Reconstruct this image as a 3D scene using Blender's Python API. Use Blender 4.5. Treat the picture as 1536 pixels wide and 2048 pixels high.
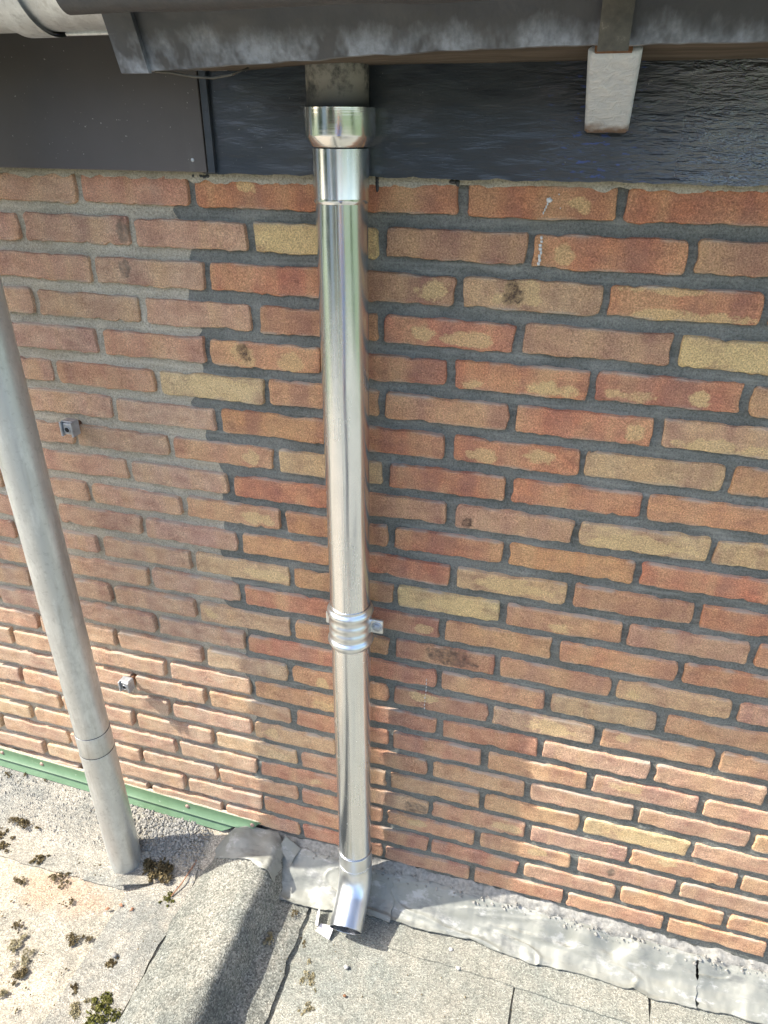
import bpy, math, random
import numpy as np
from mathutils import Matrix, Vector

random.seed(7)
for o in list(bpy.data.objects):
    bpy.data.objects.remove(o, do_unlink=True)
S = bpy.context.scene
COL = S.collection

# ------------------------------------------------------------------ camera
cam_d = bpy.data.cameras.new("camera")
cam = bpy.data.objects.new("camera", cam_d)
COL.objects.link(cam)
cam_d.sensor_fit = 'HORIZONTAL'
cam_d.sensor_width = 36.0
cam_d.lens = 36.0 * 1420.0 / 1536.0
cam_d.clip_start = 0.02
cam_d.clip_end = 600.0
RIGHT = (0.96180021, 0.27369628, 0.00554179)
DOWN = (0.1354695, -0.45826903, -0.878429)
FWD = (-0.23788312, 0.84562394, -0.47784075)
cam.matrix_world = Matrix((
    (RIGHT[0], -DOWN[0], -FWD[0], 0.0),
    (RIGHT[1], -DOWN[1], -FWD[1], -1.1322),
    (RIGHT[2], -DOWN[2], -FWD[2], 1.7674),
    (0, 0, 0, 1)))
S.camera = cam
S.render.resolution_x = 768
S.render.resolution_y = 1024

# ------------------------------------------------------------------ sky, sun, exposure
SUN_EL = math.radians(47.0)
SUN_TH = math.radians(75.6)          # from the wall's normal, to the left
to_sun = Vector((-math.sin(SUN_TH) * math.cos(SUN_EL), -math.cos(SUN_TH) * math.cos(SUN_EL), math.sin(SUN_EL)))
world = bpy.data.worlds.new("World")
S.world = world
world.use_nodes = True
wn = world.node_tree
for n in list(wn.nodes):
    wn.nodes.remove(n)
wo = wn.nodes.new('ShaderNodeOutputWorld')
wb = wn.nodes.new('ShaderNodeBackground')
ws = wn.nodes.new('ShaderNodeTexSky')
ws.sky_type = 'NISHITA'
ws.sun_disc = False
ws.sun_elevation = SUN_EL
ws.sun_rotation = math.atan2(to_sun.x, to_sun.y)
ws.air_density = 1.0
ws.dust_density = 2.5
ws.ozone_density = 1.0
wb.inputs['Strength'].default_value = 0.15
wn.links.new(ws.outputs[0], wb.inputs[0])
wn.links.new(wb.outputs[0], wo.inputs[0])
sun_d = bpy.data.lights.new("sun", 'SUN')
sun = bpy.data.objects.new("sun", sun_d)
COL.objects.link(sun)
sun_d.energy = 3.2
sun_d.angle = math.radians(0.6)
sun_d.color = (1.0, 0.955, 0.87)
sun.rotation_euler = to_sun.to_track_quat('Z', 'Y').to_euler()
S.view_settings.view_transform = 'Standard'
S.view_settings.look = 'None'
S.view_settings.exposure = 1.70
S.view_settings.gamma = 1.0
S.cycles.max_bounces = 6
S.cycles.diffuse_bounces = 3
S.cycles.glossy_bounces = 3
S.cycles.transmission_bounces = 1

# ------------------------------------------------------------------ numpy noise
def _hash(ix, iy, seed):
    h = (ix.astype(np.int64) * 374761393 + iy.astype(np.int64) * 668265263 + seed * 974634777) & 0x7fffffff
    h = ((h ^ (h >> 13)) * 1274126177) & 0x7fffffff
    h = (h ^ (h >> 16)) & 0xffff
    return h / 32767.5 - 1.0
def vn(x, y, seed=0):
    x = np.asarray(x, float); y = np.asarray(y, float)
    x, y = np.broadcast_arrays(x, y)
    ix = np.floor(x); iy = np.floor(y)
    fx = x - ix; fy = y - iy
    fx = fx * fx * (3 - 2 * fx); fy = fy * fy * (3 - 2 * fy)
    a = _hash(ix, iy, seed); b = _hash(ix + 1, iy, seed)
    c = _hash(ix, iy + 1, seed); d = _hash(ix + 1, iy + 1, seed)
    return (a * (1 - fx) + b * fx) * (1 - fy) + (c * (1 - fx) + d * fx) * fy
def fbm(x, y, seed=0, oct=4):
    t = 0.0; a = 1.0; f = 1.0
    for i in range(oct):
        t = t + a * vn(np.asarray(x) * f, np.asarray(y) * f, seed + i * 17)
        a *= 0.5; f *= 2.03
    return t
def sstep(a, b, x):
    t = np.clip((np.asarray(x, float) - a) / (b - a), 0, 1)
    return t * t * (3 - 2 * t)

# ------------------------------------------------------------------ object helpers
def tag(o, label=None, cat=None, group=None, kind=None):
    if label: o['label'] = label
    if cat: o['category'] = cat
    if group: o['group'] = group
    if kind: o['kind'] = kind
    return o
def empty(name, loc=(0, 0, 0)):
    o = bpy.data.objects.new(name, None)
    o.empty_display_size = 0.05
    COL.objects.link(o)
    o.location = loc
    return o
def link(name, me, m=None, parent=None, smooth=True):
    o = bpy.data.objects.new(name, me)
    COL.objects.link(o)
    if m is not None and len(me.materials) == 0:
        me.materials.append(m)
    if parent is not None:
        o.parent = parent
        o.matrix_parent_inverse = Matrix.Translation(parent.location).inverted()
    if smooth:
        me.polygons.foreach_set('use_smooth', [True] * len(me.polygons))
    return o
def mesh(name, V, F):
    me = bpy.data.meshes.new(name)
    me.from_pydata([tuple(map(float, v)) for v in V], [], [tuple(int(i) for i in f) for f in F])
    me.validate(); me.update()
    return me
def sharp(o, deg=35):
    me = o.data
    try:
        me.set_sharp_from_angle(angle=math.radians(deg))
    except Exception:
        pass
    return o
def grid_faces(n, m, off=0, flip=False):
    F = []
    for i in range(n - 1):
        for j in range(m - 1):
            a = off + i * m + j
            q = (a, a + m, a + m + 1, a + 1)
            F.append(q[::-1] if flip else q)
    return F
def grid_obj(name, P, m, parent=None, skirt=None, flip=False, smooth=True):
    """P: (n,m,3) points; skirt: vector added to the border to give the sheet its edge"""
    n, k = P.shape[:2]
    V = P.reshape(-1, 3).tolist()
    F = grid_faces(n, k, 0, flip)
    if skirt is not None:
        ring = [(i, 0) for i in range(n)] + [(n - 1, j) for j in range(1, k)] + \
               [(i, k - 1) for i in range(n - 2, -1, -1)] + [(0, j) for j in range(k - 2, 0, -1)]
        base = len(V)
        idx = [i * k + j for i, j in ring]
        for a in idx:
            v = V[a]; V.append([v[0] + skirt[0], v[1] + skirt[1], v[2] + skirt[2]])
        L = len(idx)
        for t in range(L):
            q = (idx[t], idx[(t + 1) % L], base + (t + 1) % L, base + t)
            F.append(q if flip else q[::-1])
    o = link(name, mesh(name, V, F), m, parent, smooth)
    return sharp(o, 50)
def box(name, lo, hi, m, parent=None, bev=0.002):
    import bmesh
    bm = bmesh.new()
    bmesh.ops.create_cube(bm, size=1.0)
    for v in bm.verts:
        for a in range(3):
            v.co[a] = lo[a] + (v.co[a] + 0.5) * (hi[a] - lo[a])
    if bev:
        bmesh.ops.bevel(bm, geom=bm.edges[:], offset=bev, segments=2, affect='EDGES', profile=0.5)
    me = bpy.data.meshes.new(name); bm.to_mesh(me); bm.free()
    o = link(name, me, m, parent, False)
    return o
def prism(name, poly, ax0, ax1, m, parent=None, axis='X', bev=0.0015):
    """poly: list of (a,b) in the plane across the axis; extruded ax0..ax1 along the axis"""
    import bmesh
    bm = bmesh.new()
    def P(a, b, t):
        return {'X': (t, a, b), 'Y': (a, t, b), 'Z': (a, b, t)}[axis]
    v0 = [bm.verts.new(P(a, b, ax0)) for a, b in poly]
    v1 = [bm.verts.new(P(a, b, ax1)) for a, b in poly]
    bm.faces.new(v0); bm.faces.new(v1[::-1])
    n = len(poly)
    for i in range(n):
        bm.faces.new((v0[i], v1[i], v1[(i + 1) % n], v0[(i + 1) % n]))
    bmesh.ops.recalc_face_normals(bm, faces=bm.faces[:])
    if bev:
        bmesh.ops.bevel(bm, geom=bm.edges[:], offset=bev, segments=2, affect='EDGES', profile=0.5)
    me = bpy.data.meshes.new(name); bm.to_mesh(me); bm.free()
    return link(name, me, m, parent, False)
def lathe(name, prof, cx, cy, m, parent=None, seg=72, wob=0.0, seed=0):
    """prof: list of (r,z)"""
    V = []; F = []
    n = len(prof)
    for i, (r, z) in enumerate(prof):
        for k in range(seg):
            a = 2 * math.pi * k / seg
            rr = r
            if wob:
                rr = r + wob * float(vn(3 + 2 * math.cos(a), z * 14 + 2 * math.sin(a), seed))
            V.append((cx + rr * math.cos(a), cy + rr * math.sin(a), z))
    for i in range(n - 1):
        for k in range(seg):
            k2 = (k + 1) % seg
            F.append((i * seg + k, i * seg + k2, (i + 1) * seg + k2, (i + 1) * seg + k))
    o = link(name, mesh(name, V, F), m, parent)
    import bmesh
    bm = bmesh.new(); bm.from_mesh(o.data)
    bmesh.ops.recalc_face_normals(bm, faces=bm.faces[:]); bm.to_mesh(o.data); bm.free()
    o.data.polygons.foreach_set('use_smooth', [True] * len(o.data.polygons))
    return sharp(o, 40)
def tube_path(name, pts, rad, m, parent=None, seg=48, caps=False):
    """pts: list of Vector, rad: list or float"""
    pts = [Vector(p) for p in pts]
    n = len(pts)
    if not hasattr(rad, '__len__'): rad = [rad] * n
    V = []; F = []
    ref = Vector((1, 0, 0))
    for i, p in enumerate(pts):
        t = (pts[min(i + 1, n - 1)] - pts[max(i - 1, 0)]).normalized()
        if abs(t.dot(ref)) > 0.95: r0 = Vector((0, 0, 1))
        else: r0 = ref
        a = (r0 - t * r0.dot(t)).normalized(); b = t.cross(a)
        for k in range(seg):
            w = 2 * math.pi * k / seg
            V.append(p + (a * math.cos(w) + b * math.sin(w)) * rad[i])
    for i in range(n - 1):
        for k in range(seg):
            k2 = (k + 1) % seg
            F.append((i * seg + k, i * seg + k2, (i + 1) * seg + k2, (i + 1) * seg + k))
    if caps:
        F.append(tuple(range(seg))[::-1]); F.append(tuple((n - 1) * seg + k for k in range(seg)))
    o = link(name, mesh(name, V, F), m, parent)
    import bmesh
    bm = bmesh.new(); bm.from_mesh(o.data)
    bmesh.ops.recalc_face_normals(bm, faces=bm.faces[:]); bm.to_mesh(o.data); bm.free()
    o.data.polygons.foreach_set('use_smooth', [True] * len(o.data.polygons))
    return sharp(o, 40)

# ------------------------------------------------------------------ material helpers
class NT:
    def __init__(self, name):
        self.m = bpy.data.materials.new(name)
        self.m.use_nodes = True
        self.t = self.m.node_tree
        self.b = next(n for n in self.t.nodes if n.type == 'BSDF_PRINCIPLED')
        self.out = next(n for n in self.t.nodes if n.type == 'OUTPUT_MATERIAL')
        tc = self.t.nodes.new('ShaderNodeTexCoord')
        self.obj = tc.outputs['Object']
        geo = self.t.nodes.new('ShaderNodeNewGeometry')
        self.pos = geo.outputs['Position']
        self.geo = geo
        self.vec = self.pos
    def set(self, v, sock):
        if hasattr(v, 'links') or isinstance(v, bpy.types.NodeSocket): self.t.links.new(v, sock)
        elif isinstance(v, (tuple, list)) and len(v) == 3 and sock.type == 'RGBA': sock.default_value = (*v, 1)
        else: sock.default_value = v
    def map(self, scale=(1, 1, 1), loc=(0, 0, 0), rot=(0, 0, 0), vec=None):
        n = self.t.nodes.new('ShaderNodeMapping')
        n.inputs['Scale'].default_value = scale; n.inputs['Location'].default_value = loc
        n.inputs['Rotation'].default_value = rot
        self.t.links.new(vec or self.vec, n.inputs['Vector'])
        return n.outputs[0]
    def noise(self, scale, detail=3, rough=0.5, vec=None, dist=0.0):
        n = self.t.nodes.new('ShaderNodeTexNoise')
        n.inputs['Scale'].default_value = scale; n.inputs['Detail'].default_value = detail
        n.inputs['Roughness'].default_value = rough; n.inputs['Distortion'].default_value = dist
        self.t.links.new(vec or self.vec, n.inputs['Vector'])
        return n.outputs['Fac']
    def voro(self, scale, vec=None, feature='F1', out='Distance', rand=1.0):
        n = self.t.nodes.new('ShaderNodeTexVoronoi')
        n.feature = feature
        n.inputs['Scale'].default_value = scale
        n.inputs['Randomness'].default_value = rand
        self.t.links.new(vec or self.vec, n.inputs['Vector'])
        return n.outputs[out]
    def ramp(self, fac, stops, interp='LINEAR'):
        n = self.t.nodes.new('ShaderNodeValToRGB')
        n.color_ramp.interpolation = interp
        e = n.color_ramp.elements
        while len(e) < len(stops): e.new(0.5)
        for k, (p, c) in zip(e, stops):
            k.position = p
            k.color = (c, c, c, 1) if not hasattr(c, '__len__') else (*c, 1)
        self.t.links.new(fac, n.inputs[0])
        return n.outputs[0]
    def mix(self, fac, a, b, blend='MIX'):
        n = self.t.nodes.new('ShaderNodeMix')
        n.data_type = 'RGBA'; n.blend_type = blend
        self.set(fac, n.inputs[0]); self.set(a, n.inputs[6]); self.set(b, n.inputs[7])
        return n.outputs[2]
    def math(self, op, a, b=0.0, c=0.0, clamp=False):
        n = self.t.nodes.new('ShaderNodeMath'); n.operation = op; n.use_clamp = clamp
        self.set(a, n.inputs[0]); self.set(b, n.inputs[1]); self.set(c, n.inputs[2])
        return n.outputs[0]
    def vmath(self, op, a, b=(0, 0, 0)):
        n = self.t.nodes.new('ShaderNodeVectorMath'); n.operation = op
        for v, s in ((a, n.inputs[0]), (b, n.inputs[1])):
            if isinstance(v, bpy.types.NodeSocket): self.t.links.new(v, s)
            else: s.default_value = v
        return n.outputs[0]
    def sep(self, v):
        n = self.t.nodes.new('ShaderNodeSeparateXYZ'); self.t.links.new(v, n.inputs[0])
        return n.outputs
    def attr(self, name, out='Vector', typ='OBJECT'):
        n = self.t.nodes.new('ShaderNodeAttribute'); n.attribute_type = typ; n.attribute_name = name
        return n.outputs[out]
    def bump(self, h, strength=0.5, dist=0.002, prev=None):
        n = self.t.nodes.new('ShaderNodeBump')
        n.inputs['Strength'].default_value = strength; n.inputs['Distance'].default_value = dist
        self.t.links.new(h, n.inputs['Height'])
        if prev is not None: self.t.links.new(prev, n.inputs['Normal'])
        return n.outputs[0]
    def done(self, col=None, rough=None, metal=None, normal=None, spec=None):
        b = self.b
        if col is not None: self.set(col, b.inputs['Base Color'])
        if rough is not None: self.set(rough, b.inputs['Roughness'])
        if metal is not None: self.set(metal, b.inputs['Metallic'])
        if normal is not None: self.t.links.new(normal, b.inputs['Normal'])
        if spec is not None: b.inputs['Specular IOR Level'].default_value = spec
        return self.m

M = {}
def make_brick_mat():
    t = NT('brick')
    oi = t.t.nodes.new('ShaderNodeObjectInfo')
    off = t.math('MULTIPLY', oi.outputs['Random'], 37.0)
    cmb = t.t.nodes.new('ShaderNodeCombineXYZ')
    t.t.links.new(off, cmb.inputs[0]); t.t.links.new(off, cmb.inputs[2])
    v = t.vmath('ADD', t.obj, cmb.outputs[0])
    base = t.attr('tone', 'Color')
    x, y, z = t.sep(t.obj)
    n1 = t.noise(13, 2, 0.55, v)
    n2 = t.noise(24, 3, 0.65, t.map((1, 1, 1.8), (3, 1, 5), vec=v))
    wn_ = t.noise(38, 4, 0.72, v)
    # burn marks: sandy zones and darker purple zones
    c = t.mix(t.ramp(n1, [(0.36, 0.0), (0.68, 0.6)]), base, t.mix(0.6, base, (0.52, 0.36, 0.20)))
    c = t.mix(t.ramp(n2, [(0.42, 0.0), (0.72, 0.8)]), c, t.mix(0.65, c, (0.19, 0.09, 0.075)))
    # kiln flashing: bands across the length, darker towards one long edge
    band = t.noise(17, 2, 0.6, t.map((1.0, 1, 0.16), (1, 7, 2), vec=v))
    c = t.mix(t.ramp(band, [(0.50, 0.0), (0.66, 0.55)]), c, t.mix(0.75, c, (0.58, 0.36, 0.17)))
    c = t.mix(t.ramp(band, [(0.34, 0.6), (0.48, 0.0)]), c, t.mix(0.7, c, (0.24, 0.10, 0.085)))
    wob = t.math('ADD', t.math('MULTIPLY', t.math('SUBTRACT', wn_, 0.5), 3.0), t.math('ADD', t.math('MULTIPLY', t.math('SUBTRACT', n1, 0.5), 2.6), t.math('MULTIPLY', t.math('SUBTRACT', n2, 0.5), 2.4)))
    def ell(pos, size):
        px, pz, am = t.sep(t.attr(pos)); rx, rz, so = t.sep(t.attr(size))
        dx = t.math('DIVIDE', t.math('SUBTRACT', x, px), t.math('MAXIMUM', rx, 0.001))
        dz = t.math('DIVIDE', t.math('SUBTRACT', z, pz), t.math('MAXIMUM', rz, 0.001))
        d = t.math('ADD', t.math('ADD', t.math('MULTIPLY', dx, dx), t.math('MULTIPLY', dz, dz)), wob)
        f = t.ramp(d, [(0.45, 1.0), (1.0, 0.0)], 'EASE')
        return t.math('MULTIPLY', f, am)
    c = t.mix(ell('pa', 'pas'), c, (0.60, 0.43, 0.20))
    c = t.mix(ell('pb', 'pbs'), c, (0.60, 0.43, 0.20))
    g = t.noise(430, 2, 0.75, v)
    dk = ell('dk', 'dks')
    dk = t.math('MULTIPLY', dk, t.ramp(t.mix(0.5, g, t.noise(95, 3, 0.7, v)), [(0.38, 0.0), (0.56, 1.0)]))
    c = t.mix(dk, c, (0.04, 0.022, 0.02))
    dust_pale = t.attr('dust_pale', 'Fac')  # real dust at left, plus sunlit paleness painted into the lower rows
    c = t.mix(t.math('MULTIPLY', dust_pale, t.ramp(n2, [(0.3, 1.0), (0.7, 0.3)])), c, (0.54, 0.425, 0.305))
    # sand faced grain
    c = t.mix(1.0, c, t.ramp(g, [(0.28, 0.58), (0.5, 1.02), (0.72, 1.6)]), 'MULTIPLY')
    # mortar smear along the brick's edges
    ed = t.math('ADD', t.math('ABSOLUTE', z), t.math('MULTIPLY', t.math('SUBTRACT', wn_, 0.5), 0.006))
    sm = t.math('MULTIPLY', t.ramp(ed, [(0.0190, 0.0), (0.0235, 0.75)]), t.ramp(n1, [(0.45, 0.0), (0.58, 1.0)]))
    c = t.mix(sm, c, (0.40, 0.35, 0.29))
    bmp = t.bump(t.mix(0.5, n2, t.noise(95, 3, 0.65, v)), 0.5, 0.006)
    bmp = t.bump(g, 0.9, 0.0026, bmp)
    return t.done(c, 0.95, 0.0, bmp, 0.15)
M['brick'] = make_brick_mat()

def make_mortar(name, a, b, streak):
    t = NT(name)
    n = t.noise(7, 6, 0.72)
    c = t.mix(t.ramp(n, [(0.38, 0.0), (0.62, 1.0)]), a, b)
    g = t.noise(330, 3, 0.8)
    c = t.mix(0.9, c, t.mix(1.0, c, t.ramp(g, [(0.3, 0.5), (0.5, 1.0), (0.72, 1.5)]), 'MULTIPLY'))
    s = t.noise(40, 4, 0.6, t.map((0.25, 1, 3.0)))
    c = t.mix(t.ramp(s, [(0.52, 0.0), (0.7, streak)]), c, tuple(min(1, k * 1.5) for k in b))
    bmp = t.bump(t.noise(110, 5, 0.7), 0.8, 0.005)
    bmp = t.bump(g, 0.9, 0.0022, bmp)
    return t.done(c, 0.92, 0, bmp, 0.2)
M['new_mortar'] = make_mortar('new_mortar', (0.145, 0.150, 0.132), (0.225, 0.224, 0.196), 0.5)
M['old_mortar'] = make_mortar('old_mortar', (0.39, 0.35, 0.27), (0.48, 0.43, 0.335), 0.3)

def make_paint():
    t = NT('dark_paint')
    n = t.noise(14, 5, 0.6, t.map((0.5, 1, 1.6)))
    c = t.mix(t.ramp(n, [(0.35, 0.0), (0.7, 1.0)]), (0.022, 0.029, 0.040), (0.038, 0.043, 0.050))
    x, y, z = t.sep(t.pos)
    # brush ridges and alligatored old paint, coarser to the right
    r1 = t.noise(60, 4, 0.6, t.map((0.28, 1, 1.5)), dist=0.6)
    r2 = t.noise(150, 3, 0.6, t.map((0.35, 1, 1.3)))
    h = t.mix(0.35, r1, r2)
    spots = t.ramp(t.noise(300, 2, 0.5), [(0.735, 0.0), (0.76, 1.0)])
    c = t.mix(spots, c, (0.16, 0.16, 0.155))
    blue = t.math('MULTIPLY', t.ramp(t.noise(90, 3, 0.6, t.map((0.6, 1, 2.0), (4, 0, 0))), [(0.60, 0.0), (0.66, 1.0)]),
                  t.math('MULTIPLY', t.ramp(t.math('ABSOLUTE', t.math('SUBTRACT', x, -0.02)), [(0.03, 1.0), (0.09, 0.0)]),
                         t.ramp(z, [(0.0, 1.0), (1.0, 1.0)])))
    c = t.mix(t.math('MULTIPLY', blue, 0.8), c, (0.03, 0.06, 0.22))
    sg = t.ramp(t.math('ADD', t.math('MULTIPLY', x, 1.2), t.math('MULTIPLY', t.noise(5, 2), 0.35)), [(0.02, 0.16), (0.30, 0.9)])
    bn = t.t.nodes.new('ShaderNodeBump'); bn.inputs['Distance'].default_value = 0.008
    t.t.links.new(sg, bn.inputs['Strength']); t.t.links.new(h, bn.inputs['Height']); bmp = bn.outputs[0]
    rr = t.ramp(x, [(0.0, 0.34), (0.22, 0.17)])
    t.t.links.new(t.ramp(x, [(0.0, 0.15), (0.12, 1.0)]), t.b.inputs['Coat Weight'])
    t.b.inputs['Coat IOR'].default_value = 1.9
    t.b.inputs['Coat Roughness'].default_value = 0.06
    t.t.links.new(bmp, t.b.inputs['Coat Normal'])
    return t.done(c, rr, 0, bmp, 0.5)
    return t.done(c, t.ramp(t.noise(30, 3), [(0.3, 0.18), (0.7, 0.36)]), 0, bmp, 0.5)
M['dark_paint'] = make_paint()

def make_panel():
    t = NT('brown_panel')
    n = t.noise(6, 4, 0.6)
    c = t.mix(t.ramp(n, [(0.3, 0.0), (0.7, 1.0)]), (0.072, 0.064, 0.062), (0.092, 0.081, 0.077))
    drip = t.ramp(t.noise(28, 4, 0.65, t.map((1, 1, 0.09))), [(0.66, 0.0), (0.74, 0.55)])
    fade = t.ramp(t.noise(9, 3, 0.5), [(0.45, 0.0), (0.6, 1.0)])
    c = t.mix(t.math('MULTIPLY', drip, fade), c, (0.13, 0.12, 0.11))
    sp = t.ramp(t.noise(210, 2, 0.5), [(0.74, 0.0), (0.76, 1.0)])
    c = t.mix(sp, c, (0.3, 0.28, 0.26))
    bmp = t.bump(t.noise(40, 2), 0.05, 0.002)
    return t.done(c, 0.42, 0, bmp, 0.4)
M['panel'] = make_panel()

def make_board():
    """old lead-dressed gutter front, dark with bloom along the bottom edge"""
    t = NT('gutter_board')
    n = t.noise(10, 5, 0.6, t.map((0.5, 1, 1)))
    c = t.mix(t.ramp(n, [(0.35, 0.0), (0.7, 1.0)]), (0.044, 0.045, 0.048), (0.070, 0.070, 0.072))
    x, y, z = t.sep(t.pos)
    edge = t.math('ADD', z, t.math('MULTIPLY', t.math('SUBTRACT', t.noise(24, 5, 0.7, t.map((1, 1, 0.35))), 0.5), 0.05))
    low = t.ramp(t.math('MULTIPLY', t.math('SUBTRACT', edge, 1.80), 10.0), [(0.42, 1.0), (0.62, 0.0)])
    pat = t.ramp(t.noise(16, 4, 0.7, t.map((1, 1, 0.6), (2.3, 0, 0))), [(0.40, 0.0), (0.56, 1.0)])
    bloom = t.math('MULTIPLY', low, pat)
    bloom = t.math('MULTIPLY', bloom, t.ramp(t.noise(140, 4, 0.7), [(0.25, 0.4), (0.6, 0.9)]))
    c = t.mix(bloom, c, (0.27, 0.29, 0.32))
    scr = t.ramp(t.noise(34, 3, 0.6, t.map((0.12, 1, 3.0), rot=(0, 0.06, 0))), [(0.70, 0.0), (0.74, 0.6)])
    c = t.mix(scr, c, (0.17, 0.16, 0.15))
    bmp = t.bump(t.noise(22, 4, 0.6), 0.4, 0.008)
    return t.done(c, t.ramp(t.noise(50, 3), [(0.3, 0.38), (0.7, 0.62)]), 0.0, bmp, 0.5)
M['board'] = make_board()

def make_wood():
    t = NT('weathered_wood')
    n = t.noise(26, 5, 0.65, t.map((0.12, 1.2, 1.2)))
    c = t.ramp(n, [(0.3, (0.045, 0.035, 0.026)), (0.55, (0.10, 0.078, 0.058)), (0.75, (0.18, 0.145, 0.11))])
    bmp = t.bump(n, 0.5, 0.003)
    return t.done(c, 0.8, 0, bmp, 0.3)
M['wood'] = make_wood()

def make_flat(name, col, rough, metal=0.0, var=0.25, scale=40, bump=0.2):
    t = NT(name)
    n = t.noise(scale, 4, 0.6)
    c = t.mix(1.0, col, t.ramp(n, [(0.25, 1 - var), (0.75, 1 + var)]), 'MULTIPLY')
    bmp = t.bump(t.noise(scale * 3, 3), bump, 0.002)
    return t.done(c, rough, metal, bmp)
def make_bracket():
    t = NT('bracket_paint')
    n = t.noise(70, 4, 0.6, t.map((1, 1, 0.6)), dist=0.5)
    c = t.mix(t.ramp(n, [(0.4, 0.0), (0.7, 1.0)]), (0.54, 0.58, 0.63), (0.64, 0.66, 0.68))
    x, y, z = t.sep(t.pos)
    ru = t.math('MULTIPLY', t.ramp(t.math('ADD', t.math('MULTIPLY', t.math('SUBTRACT', z, 1.70), 10), t.math('MULTIPLY', t.noise(60, 3), 0.16)), [(0.72, 1.0), (0.80, 0.0)]), 0.9)
    c = t.mix(ru, c, (0.16, 0.085, 0.04))
    bmp = t.bump(n, 0.7, 0.006)
    return t.done(c, 0.38, 0, bmp, 0.5)
M['bracket'] = make_bracket()
def make_strap():
    t = NT('strap_paint')
    n = t.noise(60, 5, 0.7)
    c = t.ramp(n, [(0.35, (0.045, 0.042, 0.034)), (0.62, (0.085, 0.078, 0.06)), (0.78, (0.28, 0.25, 0.2))])
    return t.done(c, 0.5, 0, t.bump(n, 0.4, 0.003))
M['strap'] = make_strap()
M['rust'] = make_flat('rust', (0.16, 0.075, 0.035), 0.85, 0, 0.4, 80, 0.4)

def make_chrome(name, base, r0, r1, streak=0.04, mott=0.0, brushed=False, met=1.0, smudge=0.0):
    t = NT(name)
    s = t.noise(180, 4, 0.6, t.map((1, 1, 0.02)) if not brushed else t.map((0.05, 0.05, 3.0)))
    n = t.noise(9, 4, 0.6, t.map((1, 1, 0.35)))
    rough = t.ramp(t.mix(0.5, s, n), [(0.35, r0), (0.65, r1)])
    c = t.mix(1.0, base, t.ramp(n, [(0.3, 0.88), (0.7, 1.05)]), 'MULTIPLY')
    if smudge:
        # hand marks, dull oxide clouds, dried water runs and scratches
        k = t.ramp(t.noise(13, 5, 0.7, t.map((1, 1, 0.6), (2, 5, 8))), [(0.40, 0.0), (0.75, smudge)])
        run = t.ramp(t.noise(95, 3, 0.6, t.map((1, 1, 0.06), (4, 1, 2))), [(0.60, 0.0), (0.70, smudge)])
        scr = t.ramp(t.noise(130, 2, 0.5, t.map((0.5, 0.5, 0.5), rot=(0.5, 0.4, 0.2))), [(0.735, 0.0), (0.75, 0.6)])
        k = t.math('MAXIMUM', k, t.math('MULTIPLY', run, 0.6))
        rough = t.math('ADD', rough, t.math('MULTIPLY', k, 0.16))
        c = t.mix(t.math('MULTIPLY', k, 0.45), c, (0.62, 0.63, 0.62))
    if mott:
        k = t.ramp(t.noise(85, 5, 0.75), [(0.55, 0.0), (0.66, mott)])
        c = t.mix(k, c, tuple(v * 0.6 for v in base))
        k2 = t.ramp(t.noise(30, 5, 0.75, t.map((1, 1, 0.35), (5, 3, 1))), [(0.48, 0.0), (0.64, mott)])
        c = t.mix(k2, c, tuple(min(1, v * 1.35) for v in base))
        k3 = t.ramp(t.noise(60, 3, 0.6, t.map((1, 1, 0.08), (2, 2, 2))), [(0.58, 0.0), (0.68, mott * 0.6)])
        c = t.mix(k3, c, (0.30, 0.29, 0.26))
    bmp = t.bump(s, streak, 0.0006)
    bmp = t.bump(t.noise(7, 2, 0.4, t.map((1, 1, 0.5))), 0.11, 0.01, bmp)
    return t.done(c, rough, met, bmp)
M['steel'] = make_chrome('new_zinc_pipe', (0.80, 0.82, 0.84), 0.13, 0.25, 0.08, smudge=0.8)
M['steel_shoe'] = make_chrome('elbow_zinc', (0.80, 0.82, 0.83), 0.27, 0.36, 0.08, smudge=0.6)
M['steel_spun'] = make_chrome('spun_collar', (0.80, 0.80, 0.78), 0.12, 0.22, 0.25, brushed=True)
M['zinc_clamp'] = make_chrome('galvanised_clamp', (0.74, 0.76, 0.77), 0.26, 0.38, 0.03)
M['old_zinc'] = make_chrome('weathered_zinc', (0.53, 0.55, 0.54), 0.32, 0.48, 0.05, 0.5, met=0.75)
M['gutter_zinc'] = make_chrome('gutter_zinc', (0.55, 0.57, 0.57), 0.38, 0.55, 0.05, 0.6, met=0.6)
M['stub_galv'] = make_flat('stub_galvanised', (0.42, 0.44, 0.46), 0.45, 0.6, 0.3, 90, 0.2)
M['black_hole'] = make_flat('dark_gap', (0.012, 0.012, 0.012), 0.9)
def make_outlet():
    t = NT('outlet_pvc')
    n = t.noise(60, 6, 0.75)
    big = t.noise(17, 3, 0.6)
    x, y, z = t.sep(t.pos)
    up = t.ramp(t.math('MULTIPLY', t.math('SUBTRACT', z, 1.78), 12), [(0.15, 0.0), (0.5, 1.0)])
    k = t.math('MULTIPLY', t.ramp(t.mix(0.5, n, big), [(0.42, 0.0), (0.54, 0.9)]), up)
    c = t.mix(k, (0.045, 0.048, 0.05), (0.34, 0.32, 0.28))
    return t.done(c, 0.6, 0, t.bump(n, 0.2, 0.002))
M['outlet'] = make_outlet()

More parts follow.
